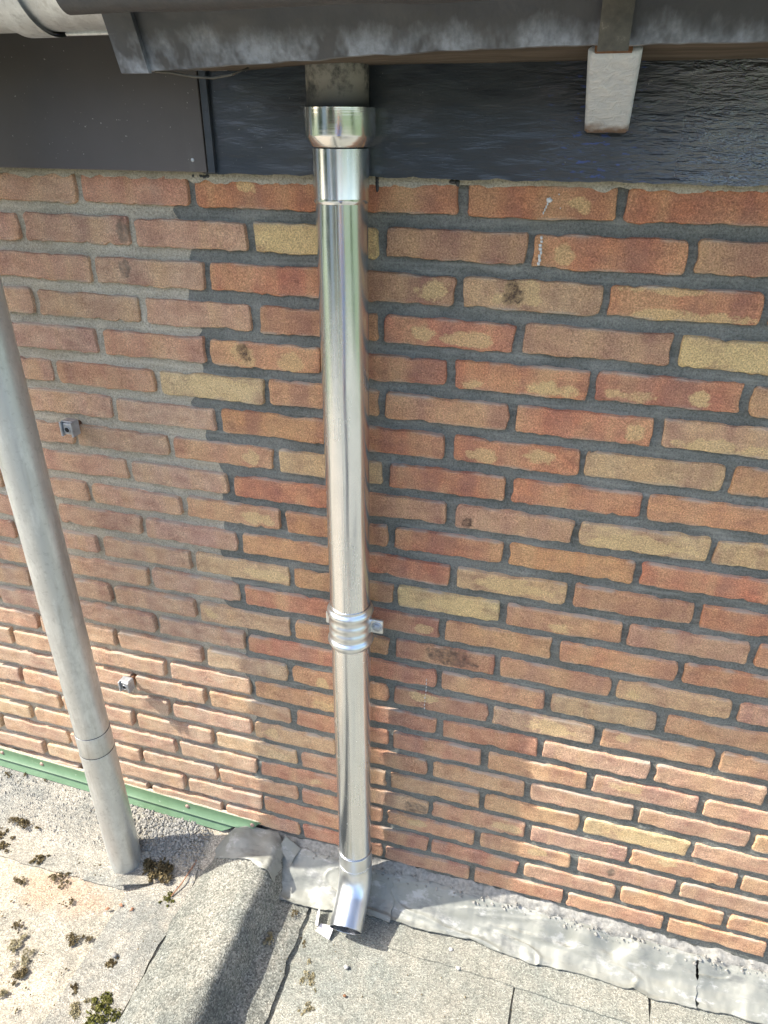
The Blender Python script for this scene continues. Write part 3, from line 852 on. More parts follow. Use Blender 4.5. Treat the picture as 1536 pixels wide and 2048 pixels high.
# slanting plate from the fascia up to the gutter's front edge
def slant_plate(name, x0, x1, y0, z0, y1, z1, th, m, parent, shift=0.0):
    import bmesh
    d = Vector((0, y1 - y0, z1 - z0)).normalized(); nrm = Vector((1, 0, 0)).cross(d).normalized()
    nx, nt = 16, 24
    bm = bmesh.new(); rows = []
    for side in (0, 1):
        g = []
        for i in range(nx):
            for j in range(nt):
                s = i / (nx - 1); t = j / (nt - 1)
                P = Vector((x0 + (x1 - x0) * s + shift * t, y0 + (y1 - y0) * t, z0 + (z1 - z0) * t))
                e = min(s, 1 - s) * (x1 - x0); et = min(t, 1 - t) * 0.2
                round_ = 0.003 * max(0, 1 - e / 0.005) ** 2 + 0.003 * max(0, 1 - et / 0.008) ** 2
                off = (th / 2 - round_) * (1 if side else -1) + 0.0008 * float(vn(P.x * 140, (P.y + P.z) * 90, 71))
                g.append(bm.verts.new(P + nrm * off))
        rows.append(g)
    for side, g in enumerate(rows):
        for i in range(nx - 1):
            for j in range(nt - 1):
                a = i * nt + j; bm.faces.new((g[a], g[a + nt], g[a + nt + 1], g[a + 1]))
    ring = [i * nt for i in range(nx)] + [(nx - 1) * nt + j for j in range(1, nt)] + [i * nt + nt - 1 for i in range(nx - 2, -1, -1)] + [j for j in range(nt - 2, 0, -1)]
    for t in range(len(ring)):
        a, b = ring[t], ring[(t + 1) % len(ring)]
        bm.faces.new((rows[0][a], rows[0][b], rows[1][b], rows[1][a]))
    bmesh.ops.recalc_face_normals(bm, faces=bm.faces[:])
    me = bpy.data.meshes.new(name); bm.to_mesh(me); bm.free()
    return link(name, me, m, parent)
slant_plate('brace_plate', -0.0365, 0.0185, -0.034, Z0 + 0.069, -0.215, Z0 + 0.1445, 0.013, M['bracket'], gb, -0.0005)
strap = np.zeros((5, 20, 3)); tt = np.linspace(0, 1, 20)
for i, x in enumerate(np.linspace(-0.0265, 0.0035, 5)):
    strap[i, :, 0] = x; strap[i, :, 1] = -0.2665 - 0.055 * tt - 0.002 * math.sin(i * 0.8); strap[i, :, 2] = Z0 + 0.139 + tt * 0.14
grid_obj('strap', strap, M['strap'], gb, skirt=(0, 0.009, 0))
box('clip', (-0.030, -0.232, Z0 + 0.1405), (0.008, -0.205, Z0 + 0.149), M['rust'], gb, 0.001)

hz = empty('zinc_gutter', (-1.3, -0.2, Z0 + 0.17))
tag(hz, 'weathered half round zinc gutter at the upper left corner', 'gutter')
def trough(name, x0, x1, r, yc, zc, th, m, parent, a0=-12, a1=192, n=48, lip=0.0):
    P = []
    for i, x in enumerate(np.linspace(x0, x1, 30)):
        row = []
        for k in range(n):
            a = math.radians(180 + a0 + (a1 - a0) * k / (n - 1))
            row.append((x, yc + r * math.cos(a), zc + r * math.sin(a)))
        for k in range(n - 1, -1, -1):
            a = math.radians(180 + a0 + (a1 - a0) * k / (n - 1))
            row.append((x, yc + (r - th) * math.cos(a), zc + (r - th) * math.sin(a)))
        row.append(row[0])
        P.append(row)
    return grid_obj(name, np.array(P), m, parent, flip=True)
GY, GZ = -0.206, Z0 + 0.2475
trough('trough', -2.4, -0.552, 0.0725, GY, GZ, 0.002, M['gutter_zinc'], hz)
trough('joint_sleeve', -0.745, -0.7, 0.0755, GY, GZ, 0.002, M['gutter_zinc'], hz)
trough('hook_strap', -0.737, -0.695, 0.0785, GY, GZ, 0.003, M['gutter_zinc'], hz)
tube_path('front_bead', [(-2.4 + k * 0.1, GY - 0.080, GZ + 0.012) for k in range(19)], 0.008, M['gutter_zinc'], hz, 16, True)
tube_path('bottom_seam', [(-0.69 + k * 0.02, GY + 0.012, GZ - 0.0735) for k in range(8)], 0.003, M['gutter_zinc'], hz, 10, True)

# roof slope above the eaves (out of the picture, shades the fascia)
hr = empty('house_roof', (0, 0.2, Z0 + 0.34))
tag(hr, 'brown tiled house roof above the gutters', 'roof')
xs = np.linspace(-4, 4, 260); ts = np.linspace(0, 1, 60)
Yg = -0.215 + ts[None, :] * 3.0 + 0 * xs[:, None]
Zg = Z0 + 0.315 + ts[None, :] * 2.2 + 0.018 * np.abs(np.sin(xs[:, None] * math.pi / 0.3)) + 0.02 * ((ts[None, :] * 9) % 1.0) * -1
grid_obj('roof_tiles', np.stack([np.broadcast_to(xs[:, None], Zg.shape), Yg, Zg], -1), M['tile'], hr, skirt=(0, 0.0, -0.04))

# ------------------------------------------------------------------ new downpipe
PX, PY = -0.3705, -0.056
out = empty('gutter_outlet', (PX, PY, Z0 + 0.07))
tag(out, 'stained black plastic gutter outlet entering the shiny collar', 'pipe outlet')
lathe('outlet_pipe', [(0.0405, Z0 + 0.06), (0.0435, Z0 + 0.06), (0.0435, Z0 + 0.16), (0.0405, Z0 + 0.16)], PX - 0.003, -0.0545, M['outlet'], out, 64)
dp = empty('new_downpipe', (PX, PY, 0.06))
tag(dp, 'shiny new metal downpipe ending in an outward elbow on the flat roof', 'downpipe')
lathe('collar', [(0.0485, Z0 + 0.090), (0.0488, Z0 + 0.0945), (0.0502, Z0 + 0.0945), (0.0502, Z0 + 0.0610), (0.0494, Z0 + 0.0585), (0.0430, Z0 + 0.0475), (0.0405, Z0 + 0.0455)], PX, PY, M['steel_spun'], dp, 96)
lathe('sleeve', [(0.0395, Z0 + 0.0425), (0.0408, Z0 + 0.0440), (0.0408, Z0 - 0.0180), (0.0411, Z0 - 0.0200), (0.0411, Z0 - 0.0235), (0.0400, Z0 - 0.0262), (0.0393, Z0 - 0.0275)], PX, PY, M['steel'], dp, 96, 0.00025, 3)
prof = [(0.0392, Z0 - 0.026)] + [(0.0391, Z0 - 0.03 - k * 0.0465) for k in range(32)] + [(0.0391, 0.212)]
lathe('pipe', prof, PX, PY, M['steel'], dp, 96, 0.00055, 5)
box('seam', (PX + 0.0035, PY - 0.0396, 0.215), (PX + 0.0052, PY - 0.0385, Z0 - 0.029), M['steel'], dp, 0.0004)
# rolled joint and bent shoe
EL = []
zc0 = 0.214
EL.append(Vector((PX, PY, zc0)))
EL.append(Vector((PX, PY, zc0 - 0.03)))
ang_max = math.radians(69); Rb = 0.088
cz = zc0 - 0.052
NB = 22
for k in range(0, NB):
    a = ang_max * k / (NB - 1)
    EL.append(Vector((PX + 0.006 * k / NB, PY - Rb * (1 - math.cos(a)), cz - Rb * math.sin(a))))
t_end = Vector((0.06, -math.sin(ang_max), -math.cos(ang_max))).normalized()
last = EL[-1].copy()
for k in range(1, 7):
    EL.append(last + t_end * 0.0100 * k)
rad = [0.0408, 0.0408] + [0.0403] * (len(EL) - 2)
sh = tube_path('shoe', EL, rad, M['steel_shoe'], dp, 96)
inner = tube_path('shoe_lining', EL[8:] , [r - 0.0012 for r in rad[8:]], M['steel'], dp, 64)
end = EL[-1]
def ring(name, c, axis, R, r, m, parent, seg=72, sec=12):
    axis = axis.normalized()
    a = Vector((1, 0, 0)); a = (a - axis * a.dot(axis)).normalized(); b = axis.cross(a)
    V = []; F = []
    for i in range(seg):
        w = 2 * math.pi * i / seg; d = a * math.cos(w) + b * math.sin(w)
        for j in range(sec):
            q = 2 * math.pi * j / sec
            V.append(c + d * (R + r * math.cos(q)) + axis * (r * math.sin(q)))
    for i in range(seg):
        for j in range(sec):
            F.append((i * sec + j, ((i + 1) % seg) * sec + j, ((i + 1) % seg) * sec + (j + 1) % sec, i * sec + (j + 1) % sec))
    o = link(name, mesh(name, V, F), m, parent)
    import bmesh
    bm = bmesh.new(); bm.from_mesh(o.data); bmesh.ops.recalc_face_normals(bm, faces=bm.faces[:]); bm.to_mesh(o.data); bm.free()
    o.data.polygons.foreach_set('use_smooth', [True] * len(o.data.polygons))
    return o
ring('mouth_edge', end, t_end, 0.0398, 0.0008, M['steel'], dp, 72, 8)
ring('joint_bead', Vector((PX, PY, zc0)), Vector((0, 0, 1)), 0.0404, 0.0010, M['steel'], dp, 72, 8)
ring('seam_bead', Vector((PX, PY, zc0 - 0.046)), Vector((0, 0, 1)), 0.0403, 0.0007, M['steel'], dp, 72, 8)

cl = empty('pipe_clamp', (PX, -0.004, Z0 - 0.80))
tag(cl, 'ribbed metal clamp bolted round the shiny downpipe', 'pipe clamp')
zt, zbm = Z0 - 0.748, Z0 - 0.845
band = [(0.0394, zt), (0.0406, zt), (0.0406, zt - 0.004)]
def bulge(z0, z1, amp, n=9):
    return [(0.0406 + amp * math.sin(math.pi * k / n), z0 + (z1 - z0) * k / n) for k in range(n + 1)]
band += bulge(zt - 0.005, zt - 0.026, 0.0055) + bulge(zt - 0.034, zt - 0.049, 0.0024) + bulge(zt - 0.054, zt - 0.069, 0.0024) + bulge(zt - 0.074, zt - 0.095, 0.0055)
band += [(0.0406, zbm), (0.0394, zbm)]
lathe('band', band, PX, PY, M['zinc_clamp'], cl, 96)
box('lug', (PX + 0.034, PY + 0.004, Z0 - 0.816), (PX + 0.066, PY + 0.011, Z0 - 0.783), M['zinc_clamp'], cl, 0.003)
dome('bolt_head', (PX + 0.054, PY + 0.004, Z0 - 0.799), 0.0085, M['stub_galv'], cl, '-Y', 0.006, 6)
dome('bolt_washer', (PX + 0.054, PY + 0.0045, Z0 - 0.799), 0.0115, M['stub_galv'], cl, '-Y', 0.0018, 20)
box('lug', (PX - 0.055, PY + 0.006, Z0 - 0.814), (PX - 0.036, PY + 0.012, Z0 - 0.785), M['zinc_clamp'], cl, 0.003)
tube_path('wall_stud', [(PX, PY + 0.037, Z0 - 0.80), (PX, 0.01, Z0 - 0.80)], 0.005, M['stub_galv'], cl, 16, True)

# ------------------------------------------------------------------ old downpipe at left
OX, OY = -1.000, -0.130
JA, JB = 0.505, 0.443
od = empty('old_downpipe', (OX, OY, 0.0))
tag(od, 'dull weathered grey downpipe standing on the roof at left', 'downpipe')
prof = [(0.0395, Z0 + 0.12)] + [(0.0395, Z0 + 0.12 - k * 0.05) for k in range(1, 26)] + [(0.0395, JA - 0.02)]
lathe('pipe', prof, OX, OY, M['old_zinc'], od, 72, 0.0004, 9)
lathe('joint_sleeve', [(0.0390, JA + 0.001), (0.0402, JA), (0.0404, JA - 0.004), (0.0404, JB + 0.002), (0.0392, JB)], OX, OY, M['old_zinc'], od, 72, 0.0003, 10)
lathe('foot_pipe', [(0.0392, JB + 0.012), (0.0394, JB + 0.001), (0.0408, JB - 0.001), (0.0410, JB - 0.006), (0.0405, JB - 0.02), (0.0405, 0.2), (0.0405, 0.1), (0.0406, 0.03), (0.0396, 0.012), (0.0375, 0.004), (0.036, 0.004)], OX, OY, M['old_zinc'], od, 72, 0.0005, 12)
tube_path('swan_neck', [(OX, OY, Z0 + 0.10), (OX, OY - 0.004, Z0 + 0.125), (OX, OY - 0.03, Z0 + 0.15), (OX, OY - 0.06, Z0 + 0.17), (OX, OY - 0.074, Z0 + 0.20)], 0.0402, M['old_zinc'], od, 48)
ring('joint_line', Vector((OX, OY, JA + 0.0012)), Vector((0, 0, 1)), 0.0393, 0.0009, M['black_hole'], od, 72, 6)
ring('joint_line', Vector((OX, OY, JB + 0.0002)), Vector((0, 0, 1)), 0.0398, 0.0009, M['black_hole'], od, 72, 6)

def stub(x, z, label, rot):
    e = empty('bracket_stub', (x, 0.004, z)); tag(e, label, 'wall bracket', 'old pipe bracket stubs')
    b = box('clip_block', (x - 0.011, -0.030, z - 0.012), (x + 0.011, -0.010, z + 0.013), M['stub_galv'], e, 0.003)
    box('side_flange', (x + 0.0095, -0.034, z - 0.015), (x + 0.0135, -0.010, z + 0.015), M['stub_galv'], e, 0.0012)
    box('side_flange', (x - 0.0150, -0.034, z - 0.015), (x - 0.0105, -0.010, z + 0.015), M['stub_galv'], e, 0.0012)
    box('top_flange', (x - 0.0135, -0.028, z + 0.0135), (x + 0.0115, -0.010, z + 0.0165), M['stub_galv'], e, 0.001)
    tube_path('bolt_hole', [(x - 0.001, -0.0285, z - 0.001), (x - 0.001, -0.0308, z - 0.001)], 0.0052, M['black_hole'], e, 20, True)
    ring('hole_rim', Vector((x - 0.001, -0.0304, z - 0.001)), Vector((0, 1, 0)), 0.0062, 0.0012, M['stub_galv'], e, 24, 8)
    tube_path('wall_plug', [(x, -0.012, z), (x, 0.02, z)], 0.006, M['rust'], e, 14, True)
    return e
stub(-0.968, Z0 - 0.464, 'small galvanised bracket stub on the bricks in shade, upper one', 0)
stub(-0.968, Z0 - 1.141, 'small galvanised bracket stub casting a long shadow, lower one', 0.3)

# ------------------------------------------------------------------ flat roof
roof = empty('flat_roof', (0, 0, -0.02))
tag(roof, kind='structure')
def roof_z(X, Y):
    """height of the roof surface: cant up to the wall at left, the upstand kerb, gentle hollows"""
    X = np.asarray(X, float); Y = np.asarray(Y, float)
    cant = (0.080 - 0.040 * np.clip(X + 0.66, -0.9, 0)) * sstep(-0.15, -0.005, Y) * (1 - sstep(-0.74, -0.66, X))
    return cant + 0.0035 * fbm(X * 4, Y * 4, 81, 3) + 0.0010 * fbm(X * 22, Y * 22, 83, 3)
def surf(name, x0, x1, y0, y1, n, m, mat_, dz=0.0, amp=1.0, edge=0.004, seed=0, skirt=-0.006, quad=None, extra=None):
    s = np.linspace(0, 1, n)[:, None]; t = np.linspace(0, 1, m)[None, :]
    if quad is None: quad = [(x0, y0), (x1, y0), (x1, y1), (x0, y1)]
    q = np.array(quad, float)
    X = q[0, 0] * (1 - s) * (1 - t) + q[1, 0] * s * (1 - t) + q[2, 0] * s * t + q[3, 0] * (1 - s) * t
    Y = q[0, 1] * (1 - s) * (1 - t) + q[1, 1] * s * (1 - t) + q[2, 1] * s * t + q[3, 1] * (1 - s) * t
    wx = np.maximum(np.clip(1 - s * 14, 0, 1), np.clip(1 - (1 - s) * 14, 0, 1)) + 0 * t
    wy = np.maximum(np.clip(1 - t * 14, 0, 1), np.clip(1 - (1 - t) * 14, 0, 1)) + 0 * s
    X0, Y0 = X.copy(), Y.copy()
    X = X + wx * edge * fbm(Y0 * 26, X0 * 3, 91 + seed, 4)
    Y = Y + wy * edge * fbm(X0 * 26, Y0 * 3, 95 + seed, 4)
    Z = roof_z(X, Y) * amp + dz
    if extra is not None: Z = Z + extra(X, Y)
    return grid_obj(name, np.stack([X, Y, Z], -1), mat_, roof, skirt=(0, 0, skirt))
surf('felt_sheet', -4.0, -0.62, -2.6, 0.03, 300, 220, M['felt_field'], 0.0, 1, 0.0)
surf('felt_sheet', -0.62, 4.0, -2.6, 0.03, 300, 180, M['felt_grey'], 0.0, 1, 0.0)
surf('felt_sheet', -4.0, 4.0, -5.2, -2.55, 80, 40, M['felt_grey'], -0.004, 1, 0.0)
# sheet under the old pipe
surf('felt_sheet', 0, 0, 0, 0, 200, 60, M['felt_strip'], 0.0045, 1, 0.003, 1, quad=[(-2.2, -0.222), (-0.965, -0.200), (-0.800, -0.002), (-2.2, -0.002)])
surf('felt_sheet', 0, 0, 0, 0, 60, 160, M['felt_strip'], 0.0065, 1, 0.0035, 2, quad=[(-0.965, -2.4), (-0.797, -2.4), (-0.797, -0.10), (-0.952, -0.205)])
# lifted corner flap at the pipe's foot
surf('felt_flap', 0, 0, 0, 0, 24, 24, M['felt_strip'], 0.0095, 1, 0.0015, 3, quad=[(-0.978, -0.205), (-0.905, -0.172), (-0.945, -0.100), (-1.035, -0.130)],
     extra=lambda X, Y: 0.016 * sstep(-0.150, -0.205, Y), skirt=-0.003)
# upstand kerb running out from the wall
ys = np.linspace(-2.4, -0.005, 260); us = np.linspace(0, 1, 40)
kx = np.interp(us, [0, .1, .45, .62, .70, .77, .86, .93, 1], [-0.792, -0.776, -0.680, -0.628, -0.604, -0.588, -0.566, -0.552, -0.478])
kz = np.interp(us, [0, .1, .45, .62, .70, .77, .86, .93, 1], [0.010, 0.022, 0.073, 0.097, 0.101, 0.093, 0.050, 0.0135, 0.008])
ker = np.ones(5) / 5
kzp = np.convolve(np.pad(kz, 2, mode='edge'), ker, 'valid')
def kerb_head(X, Y):
    return 0.040 * sstep(-0.15, -0.04, Y) * np.exp(-((np.asarray(X) + 0.715) / 0.055) ** 2)
Yg = np.broadcast_to(ys[None, :], (40, 260))
Xg = kx[:, None] + 0.004 * fbm(ys * 3, ys * 0, 101, 2)[None, :] + 0.0015 * fbm(Yg * 40, us[:, None] * 9, 104, 3) + np.where((us < 0.02) | (us > 0.98), 1, 0)[:, None] * 0.004 * fbm(ys * 24, ys * 0, 102, 4)[None, :]
Zg = kzp[:, None] + kerb_head(Xg, Yg) + 0.0022 * fbm(Xg * 12, Yg * 9, 103, 3) + 0.0012 * fbm(Xg * 60, Yg * 60, 105, 2)
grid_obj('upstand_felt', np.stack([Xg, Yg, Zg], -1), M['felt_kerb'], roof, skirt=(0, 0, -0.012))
# right hand sheets with open joints between them
surf('felt_sheet', 0, 0, 0, 0, 120, 30, M['felt_grey'], 0.0105, 1, 0.0025, 4, quad=[(-0.466, -0.146), (0.345, -0.167), (0.352, -0.02), (-0.49, -0.02)])
surf('felt_sheet', 0, 0, 0, 0, 110, 200, M['felt_grey'], 0.0065, 1, 0.0025, 5, quad=[(-0.455, -2.4), (0.044, -2.4), (0.046, -0.141), (-0.468, -0.128)])
surf('felt_sheet', 0, 0, 0, 0, 160, 200, M['felt_grey'], 0.0060, 1, 0.0025, 6, quad=[(0.0495, -2.4), (1.9, -2.4), (1.9, -0.158), (0.0505, -0.150)])
surf('felt_sheet', 0, 0, 0, 0, 120, 30, M['felt_grey'], 0.0095, 1, 0.0025, 7, quad=[(0.348, -0.165), (1.9, -0.185), (1.9, -0.02), (0.356, -0.02)])

# ------------------------------------------------------------------ lead flashing
def lead(name_label, x0, x1, yf0, yf1, zt0, zt1, seed, nx, wave=0.004, left_edge=None, curl=0.0, dent=()):
    n, m = nx, 40
    s = np.linspace(0, 1, n)[:, None]; t = np.linspace(0, 1, m)[None, :]
    yf = yf0 + (yf1 - yf0) * s + 0.006 * fbm(s * (x1 - x0) * 14, s * 0, 120 + seed, 4)
    zt = zt0 + (zt1 - zt0) * s
    X = x0 + (x1 - x0) * s + 0 * t
    X = X + np.clip(1 - s * 10, 0, 1) * 0.008 * fbm(t * 5, t * 0, 130 + seed, 4) + np.clip(1 - (1 - s) * 10, 0, 1) * 0.004 * fbm(t * 6, t * 0, 135 + seed, 3)
    if left_edge is not None: X = X + (1 - s) ** 3 * left_edge(t)
    Y = -0.010 + (yf + 0.010) * t
    prof = np.interp(t[0], [0, .1, .3, .55, .8, 1], [1.0, .93, .62, .30, .12, .03])[None, :]
    Z = 0.016 + (zt - 0.016) * prof
    R = np.abs(fbm(X * 8 + 3, Y * 11, 140 + seed, 3))
    Z = Z + wave * (0.9 - 1.6 * np.minimum(R, 0.6)) * np.minimum(1, 4 * t) + 0.0012 * fbm(X * 45, Y * 45, 150 + seed, 3)
    Z = Z + curl * np.clip(1 - s * 7, 0, 1) ** 2
    Z = Z + 0.004 * np.clip(t - 0.9, 0, 1) * 10 * np.clip(fbm(X * 9, X * 0, 160 + seed, 2), -0.2, 1)
    cr = np.abs(vn(X * 6 + 0.7 * fbm(Y * 20, X * 3, 190 + seed, 2), Y * 9 + 5, 191 + seed))
    Z = Z + 0.0045 * np.exp(-(cr / 0.07) ** 2) * np.minimum(1, 3 * t)
    for (dx, dy, w, h) in dent:
        Z = Z + h * np.exp(-(((X - dx) / w) ** 2 + ((Y - dy) / (w * 0.6)) ** 2))
    o = grid_obj('lead_flashing', np.stack([X, Y, Z], -1), M['lead'], None, skirt=(0, -0.0003, -0.0025), flip=True)
    tag(o, name_label, 'flashing', 'lead flashing sheets')
    return o
lead('crumpled lead sheet behind the elbow of the shiny downpipe', -0.612, -0.268, -0.128, -0.092, 0.086, 0.088, 1, 110, 0.0036, left_edge=lambda t: 0.02 * np.sin(t * 7), curl=0.012, dent=((-0.54, -0.06, 0.03, 0.012), (-0.50, -0.08, 0.025, -0.006)))
lead('long wrinkled lead sheet along the wall right of the downpipe', -0.276, 0.447, -0.089, -0.098, 0.090, 0.080, 2, 260, 0.0036, dent=((0.10, -0.035, 0.022, 0.010), (0.155, -0.040, 0.020, -0.010), (0.20, -0.032, 0.024, 0.013), (0.26, -0.030, 0.030, -0.014), (0.315, -0.034, 0.022, 0.012), (0.03, -0.05, 0.018, 0.006), (0.37, -0.05, 0.03, -0.008), (-0.02, -0.06, 0.012, -0.005)))
lead('lead sheet in the lower right corner beyond the split joint', 0.4505, 1.4, -0.094, -0.100, 0.082, 0.07, 3, 260, 0.0036, dent=((0.50, -0.03, 0.04, -0.012), (0.58, -0.05, 0.04, 0.008)))
# torn lead apron over the head of the upstand
n, m = 60, 44
s = np.linspace(0, 1, n)[:, None]; t = np.linspace(0, 1, m)[None, :]
X = -0.762 + 0.192 * s + 0.0 * t + 0.005 * fbm(t * 4, s * 2, 171, 3) - 0.006 * np.sin(t * 3) * s
yf = np.interp(s[:, 0], [0, .2, .5, .8, 1], [-0.080, -0.086, -0.088, -0.100, -0.106])[:, None] + 0.004 * fbm(s * 7, s * 0, 172, 3)
yb = np.interp(s[:, 0], [0, .08, .3, .8, 1], [-0.062, -0.034, -0.003, -0.004, -0.026])[:, None]
Y = yb + (yf - yb) * t
kz_at = np.interp(X, kx, kzp) + kerb_head(X, Y)
Z = kz_at + 0.007 + 0.010 * (1 - t) ** 2 + 0.0028 * fbm(X * 20, Y * 30, 173, 3) + 0.006 * np.exp(-((s - .9) / .06) ** 2) * t
ap = grid_obj('lead_flashing', np.stack([X, Y, Z], -1), M['lead'], None, skirt=(0, 0, -0.0025), flip=True)
tag(ap, 'torn lead apron dressed over the head of the felt upstand', 'flashing', 'lead flashing sheets')
# small folded-up scrap of lead beside the tear
n, m = 14, 14
s = np.linspace(0, 1, n)[:, None]; t = np.linspace(0, 1, m)[None, :]
X = -0.592 + 0.040 * s + 0.014 * t; Y = -0.030 + 0.016 * t - 0.026 * s * (1 - t); Z = 0.094 + 0.030 * t * (1 - 0.5 * s) + 0.003 * fbm(X * 60, Y * 60, 181, 2) - 0.018 * s
sc = grid_obj('lead_scrap', np.stack([X, Y, Z], -1), M['lead'], None, skirt=(0, 0.0015, -0.0015))
tag(sc, 'small folded tab of torn lead sticking up near the wall', 'lead scrap')

# ------------------------------------------------------------------ green wall trim
tr = empty('green_trim', (-1.2, -0.01, 0.11))
tag(tr, 'green painted metal edging strip screwed to the wall behind the old pipe', 'trim')
xs = np.linspace(-2.2, -0.655, 160)
def trim_strip(name, pts, x1, slope, cut):
    P = np.zeros((160, len(pts), 3))
    for i, f in enumerate(np.linspace(0, 1, 160)):
        for j, (y, z) in enumerate(pts):
            x = -2.2 + (x1 + cut * j / max(1, len(pts) - 1) + 2.2) * f
            P[i, j] = (x, y, z + slope * (x + 0.66) + 0.0007 * math.sin(x * 9))
    return grid_obj(name, P, M['green'], tr, skirt=(0, 0.0015, 0.0), flip=True)
SL = -0.040
trim_strip('upper_flange', [(-0.004, 0.134), (-0.005, 0.128), (-0.0075, 0.115), (-0.017, 0.1085)], -0.652, SL, -0.028)
trim_strip('lower_flange', [(-0.007, 0.1055), (-0.009, 0.102), (-0.017, 0.092), (-0.023, 0.084)], -0.708, SL, -0.055)
le = trim_strip('lime_edge', [(0.002, 0.1375), (-0.003, 0.1345)], -0.66, SL, 0.0)
le.data.materials[0] = M['old_mortar']
for x in (-1.47, -1.335, -1.10 , -0.87, -0.677):
    dome('screw', (x, -0.0055, 0.121 + SL * (x + 0.66)), 0.0062, M['screw'], tr, '-Y', 0.0035)

# ------------------------------------------------------------------ moss, crumbs, pebbles and scraps on the roof
def zroof(x, y):
    z = float(roof_z(x, y))
    if -0.79 < x < -0.48: z = max(z, float(np.interp(x, kx, kzp)))
    return z
def moss(x, y, r, label, m='moss', h=0.5, seed=0, ex=1.0, rot=0.0, lift=0.006):
    rnd = random.Random(seed * 31 + 5)
    V = []; F = []
    zb_ = zroof(x, y) + lift
    N = int(min(900, 110 + r * 1000 * 24))
    lobes = [(0, 0, .75)] + [(rnd.gauss(0, .6), rnd.gauss(0, .6), rnd.uniform(.12, .45)) for _ in range(11)]
    for i in range(N):
        lx, ly, lr = rnd.choice(lobes)
        a = rnd.uniform(0, 6.283); q = rnd.random() ** 0.5
        dx, dy = lx + lr * q * math.cos(a), ly + lr * q * math.sin(a)
        hh = lr * math.sqrt(max(0, 1 - q * q)) * h * rnd.uniform(0.35, 1.05)
        px = dx * ex; py = dy
        px, py = px * math.cos(rot) - py * math.sin(rot), px * math.sin(rot) + py * math.cos(rot)
        c = Vector((x + px * r, y + py * r, zb_ + hh * r))
        sz = r * rnd.uniform(0.05, 0.17) + 0.0007
        b = len(V)
        d = [Vector((rnd.gauss(0, 1), rnd.gauss(0, 1), rnd.gauss(0, .8))).normalized() * sz * rnd.uniform(.6, 1.3) for _ in range(3)]
        up = Vector((rnd.gauss(0, .4), rnd.gauss(0, .4), 1)).normalized() * sz * 0.9
        V += [c + d[0], c + d[1], c + d[2], c + up]
        F += [(b, b + 1, b + 2), (b, b + 1, b + 3), (b + 1, b + 2, b + 3), (b + 2, b, b + 3)]
    o = link('moss_clump', mesh('moss_clump', V, F), M[m], None, False)
    tag(o, label, 'moss', 'moss clumps on the flat roof')
    return o
